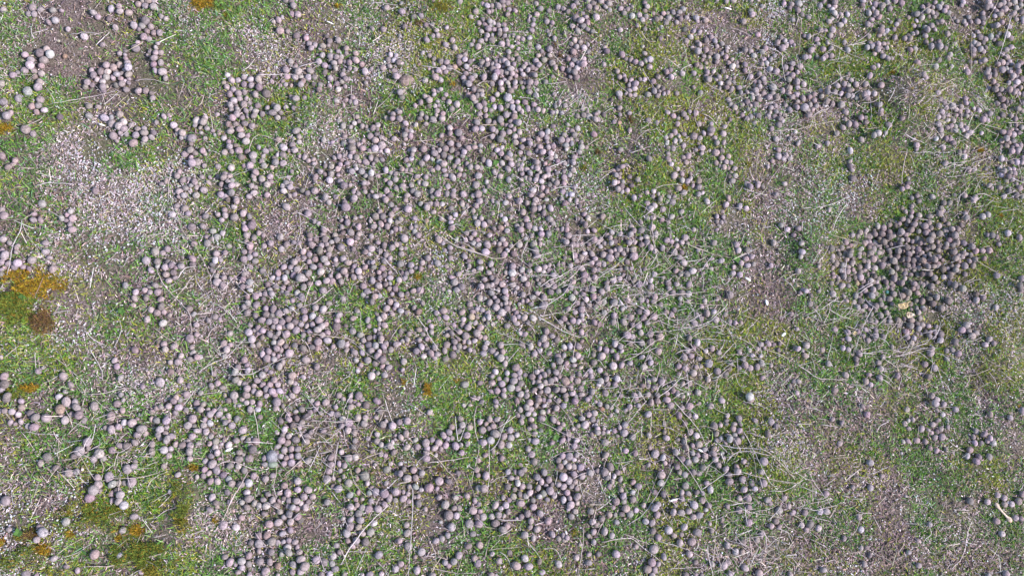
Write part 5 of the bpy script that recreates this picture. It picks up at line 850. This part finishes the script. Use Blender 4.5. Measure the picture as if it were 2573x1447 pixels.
# ---------------------------------------------------------------- turf: grass, litter, lichen, crumbs (what nobody could count)
def grass(name, n, k, seed, cols, wts, Lr, Wr, label, clump, lean=(.5, 1.45)):
    x, y, z, r = scatter(n, k, seed, clump); m = len(x)
    L = r.uniform(*Lr, m)*(1+.4*(r.random(m) < .08)); V, Fc, C = ribbons(x, y, z-.0005, r.uniform(0, 6.283, m), r.uniform(*lean, m)*.8, r.uniform(.1, .9, m), L,
        r.uniform(*Wr, m), palette(r, m, cols, wts), r.normal(0, .5, m), 3)
    link(name, npmesh(name, V, Fc, C, M_GRASS), kind='stuff', label=label, category='grass')
grass('green_grass', 900000, 0, 21, [(.085,.20,.024), (.125,.255,.036), (.18,.295,.07), (.05,.12,.03), (.25,.32,.15), (.12,.24,.11)], [3,3,2,2.2,1.2,1.2], (.005,.0125), (.0007,.0014),
      'short green turf grass growing between the droppings', (20, 1.2))
grass('yellow_green_grass', 700000, 1, 22, [(.26,.30,.03), (.33,.335,.045), (.17,.25,.03), (.40,.37,.09)], [3,2,2,1], (.004,.010), (.0006,.0012),
      'short yellow green mossy grass on the low tussocks', (13, 1.3), (.2, 1.2))
def chips(name, n, k, seed, cols, wts, Lr, Wr, label, cat, clump, mat, up=.0035):
    x, y, z, r = scatter(n, k, seed, clump, .97); m = len(x)
    V, Fc, C = ribbons(x, y, z+r.random(m)**1.6*up+.0005, r.uniform(0, 6.283, m), r.normal(1.5, .25, m), r.normal(0, .35, m), r.uniform(*Lr, m), r.uniform(*Wr, m),
        palette(r, m, cols, wts, .25), r.normal(0, .6, m), 2, .55)
    link(name, npmesh(name, V, Fc, C, mat, False), kind='stuff', label=label, category=cat)
chips('pale_litter', 900000, 2, 31, [(.43,.345,.345), (.54,.455,.465), (.33,.26,.26), (.43,.35,.26), (.62,.555,.575), (.25,.20,.21)], [4,2.2,3,1.5,.8,2], (.0016,.0046), (.0005,.0011),
      'pale tan flakes of dead grass strewn through the turf', 'litter', (24, .8), M_DRY)
chips('brown_litter', 520000, 4, 32, [(.17,.12,.115), (.24,.175,.168), (.11,.08,.08), (.28,.19,.16)], [3,3,2,1], (.002,.007), (.0007,.0016),
      'brown flakes of rotting plant litter over the soil', 'litter', (24, .8), M_DRY, .0025)
chips('straw_litter', 52000, 5, 33, [(.40,.34,.32), (.50,.44,.41), (.30,.245,.225), (.38,.33,.25)], [3,3,2,1], (.008,.026), (.0004,.0008),
      'thin broken straw bits lying among the droppings', 'straw', (14, 1.2), M_DRY, .009)
def lichens():
    x, y, z, r = scatter(330000, 3, 34, (20, 1.3)); m = len(x)
    V0, F0 = ico(1); s = r.uniform(.0004, .0011, m)
    V = V0[None]*(s[:,None]*r.uniform(.7,1.3,(m,1)))[:,:,None]*np.array([1,1,.6]) + r.normal(0,.00018,(m,len(V0),3)) + np.stack([x,y,z+.001+r.random(m)*.0025], -1)[:,None]
    C = palette(r, m, [(.42,.41,.42), (.52,.51,.52), (.38,.40,.38), (.45,.39,.41)], [3,2,2,2], .15)
    link('pale_lichen', npmesh('pale_lichen', V.reshape(-1,3), [(F0[None]+(np.arange(m)*len(V0))[:,None,None]).reshape(-1,3)], np.repeat(C, len(V0), 0), M_LICHEN, False),
         kind='stuff', label='crusty whitish grey lichen in bleached patches', category='lichen')
lichens()
def crumbs():
    x, y, z, r = scatter(60000, 6, 35, (18, .8)); m = len(x)
    V0, F0 = ico(1); s = r.uniform(.0006, .0022, m)**1.0
    V = V0[None]*s[:,None,None]*r.uniform(.6,1.3,(m,1,3)) + r.normal(0,.00025,(m,len(V0),3)) + np.stack([x,y,z+.0004], -1)[:,None]
    C = palette(r, m, [(.10,.075,.065), (.16,.12,.105), (.30,.25,.22), (.06,.045,.04)], [4,4,1,2], .2)
    link('soil_crumbs', npmesh('soil_crumbs', V.reshape(-1,3), [(F0[None]+(np.arange(m)*len(V0))[:,None,None]).reshape(-1,3)], np.repeat(C, len(V0), 0), M_CRUMB, False),
         kind='stuff', label='crumbs of dark brown soil and tiny grit', category='soil')
crumbs()

# ---------------------------------------------------------------- words that find one thing among many
LMS = [(70,725,'the big left orange moss'), (250,430,'the bleached patch far left'), (285,185,'the clump on bare soil'), (512,12,'the top left orange moss'),
       (1022,207,'the crumbly brown clod'), (1112,20,'the top yellow moss cushion'), (1467,424,'the small bright yellow moss'), (1515,485,'the white lichen patch'),
       (686,1152,'the lichened grey stone'), (578,1130,'the long white sliver'), (1076,970,'the central orange moss'), (1660,650,'the pinkish straw tangle'),
       (1920,1390,'the bottom straw mat'), (2265,772,'the yellow dead leaf'), (2520,1287,'the bone-like stick'), (2290,235,'the upper right tussock'),
       (1920,50,'the top right lichen'), (1926,760,'the upper white fleck'), (2150,450,'the right lichen patch'), (195,1278,'the bottom left olive moss'),
       (460,1318,'the yellow moss bottom left'), (0,0,'the top left corner'), (2573,0,'the top right corner'), (0,1447,'the bottom left corner'),
       (2573,1447,'the bottom right corner'), (1286,1447,'the bottom edge middle'), (1286,723,'the picture centre'), (2290,590,'the dark dropping heap'),
       (560,720,'the straw patch left'), (0,1060,'the left edge middle'), (2573,640,'the right edge middle'), (800,290,'the pale grassy hump'),
       (1630,1250,'the long bent straw'), (0,330,'the left edge rust moss')]
NW = 'half a width|one width|two widths|three widths|four widths|five widths|six widths|seven widths|eight widths|nine widths|ten widths|eleven widths|twelve widths|thirteen widths|fourteen widths|fifteen widths|sixteen widths|seventeen widths|eighteen widths|nineteen widths|twenty widths'.split('|')
CLK = 'twelve one two three four five six seven eight nine ten eleven'.split()
USED = set()
def locate(what, u, v):
    c = sorted((math.hypot(u-a_, v-b2), a_, b2, nm) for a_, b2, nm in LMS)
    lab = None
    for d, a_, b2, nm in c[:4]:
        k = min(20, round(d/17)); ck = CLK[round(math.degrees(math.atan2(u-a_, b2-v))/30) % 12]
        lab = f"{what} {NW[k]} from {nm} at {ck} o'clock"
        if lab not in USED: break
    else:
        lab = what.replace('dropping', 'dropping just') if False else lab
    USED.add(lab); return lab

# ---------------------------------------------------------------- droppings
BIG = [i for i in np.argsort(-pr[:NIN0]) if 4 < pu[i] < IW-4 and 4 < pv[i] < IH-4][:300]; bigset = set(BIG)
base_c = np.array([(.262,.222,.224), (.300,.258,.258), (.222,.188,.186), (.285,.230,.222), (.36,.32,.325), (.175,.150,.146), (.262,.240,.232)])
pick = rng.choice(7, NP, p=[.26,.22,.17,.12,.08,.08,.07]); ptint = base_c[pick]*(1+rng.normal(0,.11,(NP,1)).clip(-.25,.22))*(1+rng.normal(0,.035,(NP,3)))
ptint *= np.array([.98,.945,.965])
ptint[np.hypot((pu-2265)/230, (pv-650)/170) < 1] *= np.array([.84,.84,.80])
SPOT = {(151,1028): (.285,.205,.165), (270,181): (.44,.36,.33), (1139,169): (.30,.21,.18), (2155,711): (.30,.21,.15), (1257,573): (.24,.17,.15), (1051,783): (.20,.14,.125), (1513,1028): (.25,.15,.11), (1185,795): (.37,.29,.22), (163,142): (.24,.16,.12), (1556,310): (.33,.22,.18), (699,1419): (.24,.165,.14), (1045,169): (.24,.17,.15)}
for (u, v), c in SPOT.items():
    j = int(np.argmin(np.hypot(pu-u, pv-v))); ptint[j] = c
def pellet_shape(i, sub):
    V0, F0 = ico(sub); V = lump(V0, int(i)+500, .085)
    V = V*(1 + np.random.default_rng(int(i)).normal(0, .022 if sub == 2 else .014, (len(V),1)))
    e = rng.uniform(.74, 1.0); V = V*np.array([1.09, 1.07*e, flat[i]])*rad[i]
    a_ = rng.uniform(0, 6.283); tl = rng.normal(0, .25); c, s = math.cos(tl), math.sin(tl)
    V = np.stack([V[:,0]*c-V[:,2]*s, V[:,1], V[:,0]*s+V[:,2]*c], -1)
    return rotz(V, a_), F0, e
for i in BIG:
    V, F0, e = pellet_shape(i, 3)
    me = npmesh('rabbit_dropping', V, [F0], np.tile(ptint[i], (len(V),1)), M_PEL)
    shape = 'round' if e > .88 else 'oval'
    link('rabbit_dropping', me, pos[i], label=locate(f'large {shape} dropping', pu[i], pv[i]), category='dropping', group='rabbit droppings scattered over the turf')
VV, FF, TT, off = [], [], [], 0
for i in range(NP):
    if i in bigset: continue
    V, F0, e = pellet_shape(i, 2); VV.append(V+pos[i]); FF.append(F0+off); TT.append(np.tile(ptint[i], (len(V),1))); off += len(V)
link('small_rabbit_droppings', npmesh('small_rabbit_droppings', np.concatenate(VV), [np.concatenate(FF)], np.concatenate(TT), M_PEL), kind='stuff',
     label='thousands of smaller round grey droppings covering the turf', category='droppings')

# ---------------------------------------------------------------- long dry stems
def catmull(P, step=9.0):
    if len(P) == 2: P = np.array([P[0], (P[0]+P[1])/2, P[1]])
    Q = np.vstack([2*P[0]-P[1], P, 2*P[-1]-P[-2]]); out = []
    for i in range(1, len(Q)-2):
        n = max(2, int(np.linalg.norm(Q[i+1]-Q[i])/step)); t = np.linspace(0, 1, n, endpoint=False)[:,None]
        out.append(.5*((2*Q[i]) + (-Q[i-1]+Q[i+1])*t + (2*Q[i-1]-5*Q[i]+4*Q[i+1]-Q[i+2])*t*t + (-Q[i-1]+3*Q[i]-3*Q[i+1]+Q[i+2])*t**3))
    return np.vstack(out+[P[-1:]])
def tube(C, rr, sides=5):
    n = len(C); T = np.gradient(C, axis=0); T /= np.linalg.norm(T, axis=1)[:,None]+1e-9
    S = np.cross(T, [0,0,1.0]); S /= np.linalg.norm(S, axis=1)[:,None]+1e-9; U = np.cross(S, T)
    a_ = np.arange(sides)*2*math.pi/sides
    V = C[:,None] + (S[:,None]*np.cos(a_)[None,:,None] + U[:,None]*np.sin(a_)[None,:,None]*.75)*np.asarray(rr)[:,None,None]
    i = np.arange(n-1)[:,None]*sides; k = np.arange(sides)[None]; k2 = (k+1) % sides
    Q = np.stack([i+k, i+k2, i+sides+k2, i+sides+k], -1).reshape(-1,4)
    V = np.vstack([V.reshape(-1,3), C[:1], C[-1:]]); b = n*sides
    T3 = np.array([[b, (q+1) % sides, q] for q in range(sides)] + [[b+1, (n-1)*sides+q, (n-1)*sides+(q+1) % sides] for q in range(sides)])
    return V, [Q, T3]
def stem(uv, r, w):
    C2 = catmull(uv); C2 = C2 + r.normal(0, .5, C2.shape)
    p = hit(C2[:,0], C2[:,1], .004); g = ground(p[:,0], p[:,1])
    zt = np.maximum(np.maximum(top_at(p[:,0], p[:,1]), g+.002) + .0012, g+.0035)
    pad = np.pad(zt, 2, mode='edge'); mxz = np.max([pad[k:k+len(zt)] for k in range(5)], 0)
    ker = np.ones(7)/7; sm = np.convolve(np.pad(mxz, 3, mode='edge'), ker, 'valid'); z = np.maximum(sm, zt-.001)
    d = ray(C2[:,0], C2[:,1]); t = (z-CAM[2])/d[:,2]; P = CAM + d*t[:,None]
    s = np.linspace(0, 1, len(P)); rr = w*(1-.45*s**2)*(1+.12*np.sin(s*9+r.uniform(0,6)))
    return P, rr
length = np.array([np.linalg.norm(np.diff(s, axis=0), axis=1).sum() for s in ST]); so_ = np.argsort(-length)
rs = np.random.default_rng(99); VV, FQ, FT, TT, off = [], [], [], [], 0
SC = [(.50,.42,.405), (.43,.355,.335), (.57,.50,.49), (.41,.34,.285), (.46,.415,.415)]
for rank, q in enumerate(so_):
    uv = ST[q]; P, rr = stem(uv, rs, rs.uniform(.00035, .00064)*(1.2 if length[q] > 190 else .98 if length[q] > 110 else .8)); V, Fc = tube(P, rr)
    col = np.array(SC[rs.integers(5)])*(1+rs.normal(0,.12))
    if rank < 290:
        o = P.mean(0); me = npmesh('dry_stem', V-o, Fc, np.tile(col, (len(V),1)), M_DRY)
        k = len(uv)//2; mid = (uv[k]+uv[k-1])/2 if len(uv) % 2 == 0 else uv[k]
        ch = np.linalg.norm(uv[-1]-uv[0]); kind = 'straight' if ch > .97*length[q] else ('curved' if ch > .85*length[q] else 'bent')
        size = 'long' if length[q] > 110 else 'short'
        link('dry_stem', me, o, label=locate(f'{size} {kind} straw, middle', *mid), category='straw', group='dry stems lying over the droppings')
    else:
        VV.append(V); FQ.append(Fc[0]+off); FT.append(Fc[1]+off); TT.append(np.tile(col, (len(V),1))); off += len(V)
# thinner straws of the tangles: too many and too fine to count
TANG = [(1560,690,230,120,190), (1660,650,80,130,70), (1730,830,190,90,150), (560,700,110,90,90), (1900,1390,150,80,130), (790,1050,120,60,70), (800,1130,90,90,50), (2280,890,140,60,90),
        (2100,810,90,50,60), (2030,130,80,60,30), (2340,330,60,130,70), (2050,1250,90,60,60), (2400,450,110,80,60), (1640,1000,140,90,80), (240,1150,120,60,60), (1140,560,70,50,25),
        (1420,270,60,40,20), (2470,520,90,50,40), (1850,900,120,80,70), (1290,720,700,420,40), (1850,1100,260,160,60), (2000,250,220,150,70), (900,1250,380,130,40), (700,420,320,220,25), (2380,950,150,120,40)]
for (cu, cv, ru, rv, n) in TANG:
    for _ in range(int(n*.6)):
        u, v = cu+rs.normal()*ru*.6, cv+rs.normal()*rv*.6
        if not (-150 < u < IW+150 and -120 < v < IH+120): continue
        a_ = rs.normal(.35, .9); L = rs.uniform(22, 75); k = rs.normal(0, .17)
        h = np.array([[math.cos(a_+k*s), -math.sin(a_+k*s)] for s in (-1, -.3, .4, 1)])
        uv = np.array([u, v]) + np.cumsum(h*L/4, 0)
        P, rr = stem(uv, rs, rs.uniform(.0002, .00038)); P[:,2] += rs.uniform(0, .006)*np.sin(np.linspace(0, 3.1, len(P)))
        V, Fc = tube(P, rr, 4); col = np.array(SC[rs.integers(5)])*(1+rs.normal(0,.15))
        VV.append(V); FQ.append(Fc[0]+off); FT.append(Fc[1]+off); TT.append(np.tile(col, (len(V),1))); off += len(V)
link('fine_straw', npmesh('fine_straw', np.concatenate(VV), [np.concatenate(FQ), np.concatenate(FT)], np.concatenate(TT), M_DRY), kind='stuff',
     label='fine pale straw tangled over the turf and droppings', category='straw')

# ---------------------------------------------------------------- moss
MC = {'g': ([(.11,.17,.03), (.16,.20,.03), (.075,.13,.025), (.25,.20,.025), (.27,.14,.02)], [3,3,2,1.3,.8]),
      'o': ([(.33,.165,.015), (.40,.25,.02), (.30,.23,.02), (.18,.16,.02), (.20,.10,.03)], [2.5,2.5,2.5,2.5,1.5]),
      'y': ([(.22,.19,.025), (.29,.235,.03), (.15,.16,.025), (.12,.14,.03), (.24,.14,.025)], [3,2,3,2,1]),
      'r': ([(.16,.085,.045), (.20,.12,.04), (.11,.07,.045), (.22,.17,.04)], [3,2,2.5,1.5])}
MOSS = [(74,712,84,38,'o','largest orange and gold moss patch at the left edge'), (34,775,56,62,'g','olive green moss with gold flecks below the big orange patch at the left edge'),
        (110,810,30,36,'r','dull brown moss on the lower right of the big left patch'), (512,12,36,22,'o','orange brown moss tuft at the top edge left of centre'),
        (1112,20,32,22,'y','yellow brown moss cushion at the top edge beside green grass'), (1142,217,22,15,'o','orange moss tuft in green grass right of the brown clod'),
        (1076,975,20,24,'o','largest orange moss tuft below the picture centre'), (1467,424,13,10,'y','bright yellow moss tuft just above the white lichen patch'),
        (12,332,22,26,'o','rust orange moss on the left edge in the upper part'), (45,990,36,16,'g','flat olive moss by the left edge above the droppings'),
        (195,1278,40,27,'y','olive green moss mound in the bottom left part'), (460,1318,34,22,'y','wide yellow moss patch right of the bottom left olive mound'),
        (255,1310,95,48,'g','broad flat olive moss with gold flecks in the bottom left part'), (330,1395,120,45,'g','broad olive moss along the bottom edge at left'), (55,1405,60,40,'g','flat olive moss in the bottom left corner'),
        (448,1262,42,62,'g','tall olive moss strip on the right of the bottom left moss'),
        (435,1255,17,22,'y','upright olive moss tuft above the wide yellow patch'), (390,1430,40,20,'y','yellow brown moss at the bottom edge lower left')]
SMALL = [(1054,60,11,9,'r'), (1178,240,9,12,'r'), (1408,143,11,8,'r'), (1396,117,9,11,'r'), (1500,385,13,14,'r'), (1051,697,12,8,'o'), (1092,697,9,7,'r'), (1016,960,8,7,'o'),
         (2288,226,13,8,'o'), (2240,185,9,6,'o'), (2461,380,12,10,'o'), (2432,382,7,6,'o'), (2512,545,9,8,'o'), (1584,302,9,9,'r'), (1512,250,7,7,'y'), (42,1352,12,10,'y'),
         (76,1340,18,15,'r'), (110,1380,24,14,'o'), (297,1350,10,15,'o'), (345,1331,18,13,'o'), (140,1436,27,13,'y'), (175,1342,12,10,'o'), (10,1360,20,10,'o'), (265,1254,10,8,'y'),
         (487,1174,14,8,'o'), (541,1306,14,10,'o'), (1104,1393,12,11,'o'), (2111,1244,8,7,'y'), (2558,1020,9,7,'o'), (1759,295,11,8,'o'), (1718,472,9,6,'o'), (1879,414,8,10,'y'),
         (85,975,30,10,'o'), (1150,960,7,6,'o'), (1740,290,6,5,'r'), (680,265,10,7,'y'), (1105,1180,9,6,'r'), (1320,1157,10,8,'y'), (848,17,9,6,'o'), (570,40,12,6,'y'), (1440,1337,12,10,'y')]
def moss(u, v, ru, rv, t, label):
    r = np.random.default_rng(int(u*7+v)); c = hit(np.array([u*1.0]), np.array([v*1.0]))[0]; sx, sy = ru*MPP, rv*MPP
    n = int(min(26000, 80+sx*sy*3.14*2.4e6*(.6 if t in 'gy' else 1.5))); th = r.uniform(0, 6.283, n); q = np.sqrt(r.random(n))*1.25*(1+.6*(vnoise(np.cos(th)*2+u, np.sin(th)*2+v, 4)-.5)*2)*(1+r.normal(0,.08,n))
    x, y = c[0]+np.cos(th)*q*sx, c[1]+np.sin(th)*q*sy
    k = (fbm(x*90, y*90, 13, 2) > .24+.18*q) & (fbm(x*33, y*33, 23, 2) > .14+.36*q) & (r.random(len(x)) < 1.25-.75*q); x, y, q = x[k], y[k], q[k]; n = len(x)
    hgt = .0045*min(1.6, ru/24+.4)*np.clip(1-q*q, 0, 1)*(.6+.8*fbm(x*110, y*110, 8, 2)); z = ground(x, y)+hgt
    V, Fc, C = ribbons(x, y, z-.001, r.uniform(0, 6.283, n), r.uniform(.1, 1.1, n), r.uniform(0, .6, n), r.uniform(.0025, .006, n), r.uniform(.0005, .0010, n),
                       palette(r, n, *MC[t], .25), r.normal(0, .5, n), 2)
    link('moss_patch', npmesh('moss_patch', V-c, Fc, C, M_MOSS), c, label=label, category='moss', group='moss tufts in the turf')
MN = {'o': 'small orange moss tuft', 'y': 'small yellow moss tuft', 'r': 'small rust moss tuft'}
for q in MOSS: moss(*q)
for q in SMALL: moss(*q, locate(MN[q[4]], q[0], q[1]))

# ---------------------------------------------------------------- single things
def blob(name, u, v, ru, rv, hz, col, mat, label, cat, ang=0, seed=1, amp=.1, jag=0, sub=4, sink=.5):
    p = hit(np.array([u*1.0]), np.array([v*1.0]))[0]; V0, F0 = ico(sub); V = lump(V0, seed, amp)
    if jag: V = V*(1+np.random.default_rng(seed).normal(0, jag, (len(V),1)))
    V = rotz(V*np.array([ru*MPP, rv*MPP, hz]), ang); tn = np.array(col)[None]*(1+np.random.default_rng(seed).normal(0,.1,(len(V),1)))
    return link(name, npmesh(name, V, [F0], tn, mat), (p[0], p[1], p[2]+hz*sink), label=label, category=cat), p
st, p = blob('grey_stone', 684, 1147, 13, 16, .0062, (.19,.185,.20), M_STONE, 'largest smooth grey oval stone with a green grey lichen lump, lower left', 'stone', .15, 3, .05)
V0, F0 = ico(3); V = lump(V0, 8, .2)*np.array([.0062,.0044,.0040])
link('lichen_crust', npmesh('lichen_crust', V, [F0], np.tile((.17,.195,.155), (len(V),1)), M_LICHEN), (.0012, -.0088, .0008), st)
blob('soil_clod', 1021, 205, 21, 15, .0065, (.20,.15,.135), M_CRUMB, 'flat crumbly reddish brown clod among droppings in the upper middle', 'soil clod', .2, 5, .22, .05, 4, .3)
blob('teal_shard', 2226, 735, 6, 5, .0018, (.04,.13,.125), M_WHITE, 'small teal green shard among the droppings of the right heap', 'shard', -.3, 6, .15, 0, 3, 1.6)
for (u, v, rr, lab) in [(2275,1246,4,'tiny pinkish pebble on brown ground, lower right'), (1021,223,3.2,'tiny white pebble beside the crumbly brown clod'), (1057,217,3.2,'tiny white pebble right of the brown clod'),
                        (208,1179,4,'tiny white pebble beside a pale dropping, lower left'), (2066,617,4.5,'tiny tan pebble left of the dark dropping heap'), (1855,776,5,'tiny bright white pebble on brown ground right of centre')]:
    blob('pebble', u, v, rr, rr*.85, .0018, (.55,.46,.42), M_STONE, lab, 'pebble', .4, int(u), .12, 0, 3)
def flake(u0, v0, u1, v1, wpx, label):
    C2 = np.linspace([u0, v0], [u1, v1], 9); p = hit(C2[:,0], C2[:,1], .006); tp = top_at(p[:,0], p[:,1]); p[:,2] = np.maximum(p[:,2], tp.max()+.001)
    s = np.linspace(-1, 1, 9); rr = wpx/2*MPP*np.sqrt(np.clip(1-(s*.93)**2, .02, 1)); p[:,2] += .001*(1-s*s)
    V, Fc = tube(p, rr, 8); o = p.mean(0); V = V-o; V[:,2] *= .7
    link('white_flake', npmesh('white_flake', V, Fc, np.tile((.72,.70,.68), (len(V),1)), M_WHITE), o, label=label, category='flake', group='bleached white flakes')
for q in [(566,1133,584,1125,6,'longest white sliver resting among grey droppings in the lower left'), (1924,753,1928,767,7,'upright white flake on brown ground right of centre'),
          (1964,844,1974,836,7,'slanted white flake below the upright one, right of centre'), (1872,697,1886,706,6,'white flake near the green grass right of centre'),
          (1754,1128,1765,1134,5,'small white flake among droppings lower right of centre'), (820,54,838,62,3,'thin white sliver at the top, left of centre'),
          (1820,20,1838,25,4,'narrow white sliver on grass at the top, right of centre'), (248,312,263,316,4,'narrow white flake beside a dropping on the left'),
          (1680,1258,1702,1253,4,'white sliver lying on a dropping by the long bent straw'), (1421,1333,1424,1341,4,'little white flake above a bare spot at the bottom')]: flake(*q)
def leaf(name, outline, col, col2, lift, label, seed):
    O = np.array(outline, float); c = O.mean(0); r = np.random.default_rng(seed); V2 = [c]; 
    for f in (.35, .7, 1.0): V2 += list(c+(O-c)*f)
    V2 = np.array(V2); n = len(O); p = hit(V2[:,0], V2[:,1], .012); z0 = max(top_at(p[:,0], p[:,1]).max(), p[:,2].mean())
    p[:,2] = z0*.5+p[:,2].mean()*.5 + lift + .0022*np.sin(np.arange(len(p))*1.7) + r.normal(0, .0008, len(p))
    Fc = [[0, 1+k, 1+(k+1) % n] for k in range(n)]; Q = []
    for l in range(2):
        for k in range(n): Q.append([1+l*n+k, 1+(l+1)*n+k, 1+(l+1)*n+(k+1) % n, 1+l*n+(k+1) % n])
    o = p.mean(0); t = np.where(r.random((len(p),1)) < .6, np.array(col)[None], np.array(col2)[None])
    ob = link(name, npmesh(name, (p-o)[:, :], [np.array(Fc)[:, ::-1], np.array(Q)[:, ::-1]], t, M_LEAF), o, label=label, category='leaf')
    m = ob.modifiers.new('thickness', 'SOLIDIFY'); m.thickness = .0006; m2 = ob.modifiers.new('smooth', 'SUBSURF'); m2.levels = 1; m2.render_levels = 2
leaf('dead_leaf', [(2251,764),(2257,766),(2264,761),(2270,760),(2274,764),(2279,757),(2283,756),(2284,763),(2280,769),(2276,776),(2268,778),(2262,777),(2256,774)], (.34,.25,.12), (.27,.21,.13), .004,
     'crumpled yellow dead leaf on the heap of droppings at the right', 4)
leaf('leaf_scrap', [(2273,787),(2280,784),(2289,786),(2296,789),(2296,796),(2288,798),(2282,801),(2276,797),(2275,792)], (.36,.28,.20), (.42,.34,.26), .003,
     'dull tan leaf scrap just below the crumpled yellow leaf', 9)
leaf('leaf_scrap', [(2139,832),(2145,830),(2150,835),(2149,842),(2143,843),(2138,838)], (.55,.40,.18), (.46,.36,.22), .003, 'small tan leaf scrap between pale droppings left below the heap', 12)
def stick():
    uv = catmull(np.array([[2501,1262],[2506,1270],[2514,1280],[2524,1291],[2533,1301],[2538,1307],[2537,1312]], float), 2.5)
    p = hit(uv[:,0], uv[:,1], .005); s = np.linspace(0, 1, len(p)); rr = MPP*(2.6+3.6*np.exp(-((s-.12)/.13)**2)*.7+5.2*np.exp(-((s-.86)/.12)**2)*.75)*np.where((s < .02) | (s > .98), .4, 1)
    V, Fc = tube(p, rr, 10); o = p.mean(0)
    t = np.repeat(np.where((s > .9)[:,None], [[.50,.30,.24]], [[.47,.37,.29]]), 10, 0); t = np.vstack([t, t[:1], t[-1:]])
    link('bone_stick', npmesh('bone_stick', V-o, Fc, t, M_LEAF), o, label='pale brown bone-like stick with flared ends at the right edge, lower part', category='stick')
stick()
def plantlet(u, v, k, sz, label):
    p = hit(np.array([u*1.0]), np.array([v*1.0]), .004)[0]; r = np.random.default_rng(int(u)); VV, FF, off = [], [], 0
    root = bpy.data.objects.new('tiny_plant', None); scene.collection.objects.link(root); root.location = p; root['label'] = label; root['category'] = 'plant'; root['group'] = 'tiny broad leaved plants'
    root.empty_display_size = .005
    for q in range(k):
        a_ = q*6.283/k+r.normal(0,.25); L = sz*MPP*r.uniform(.8,1.2); s = np.linspace(0, 1, 6); w_ = L*.38*np.sin(np.clip(s*.92+.08,0,1)*3.14)
        h = .0015+.5*L*s*(1-s*.7); cx = s*L; c_, s_ = math.cos(a_), math.sin(a_)
        rows = [np.stack([c_*cx-s_*w_*g, s_*cx+c_*w_*g, h+abs(g)*.18*w_], -1) for g in (-1, 0, 1)]
        V = np.stack(rows, 1).reshape(-1,3); Q = np.array([[3*i+j, 3*i+3+j, 3*i+4+j, 3*i+1+j] for i in range(5) for j in (0,1)])
        link('leaf', npmesh('leaf', V, [Q], np.tile(np.array((.07,.15,.03))*r.uniform(.8,1.25), (len(V),1)), M_GRASS), parent=root)
for q in [(307,783,6,9,'bright green rosette on brown soil left of the centre left droppings'), (48,1338,4,11,'broad green leaves beside rusty moss in the bottom left'), (1397,1099,5,9,'small clover-like leaves among droppings lower middle right'),
          (1245,410,5,8,'tiny green rosette right of upper middle droppings'), (1560,655,5,8,'dark green leaves in the gap left of the pinkish straw'), (1850,652,5,10,'dark green leaves beside a small dropping cluster at right'),
          (2440,265,5,9,'bright green leaves at the upper right among droppings'), (57,748,4,9,'fresh green leaf growing through the orange moss at the left edge'), (620,1120,4,7,'tiny pale green leaf pair beside the grey stone')]: plantlet(*q)
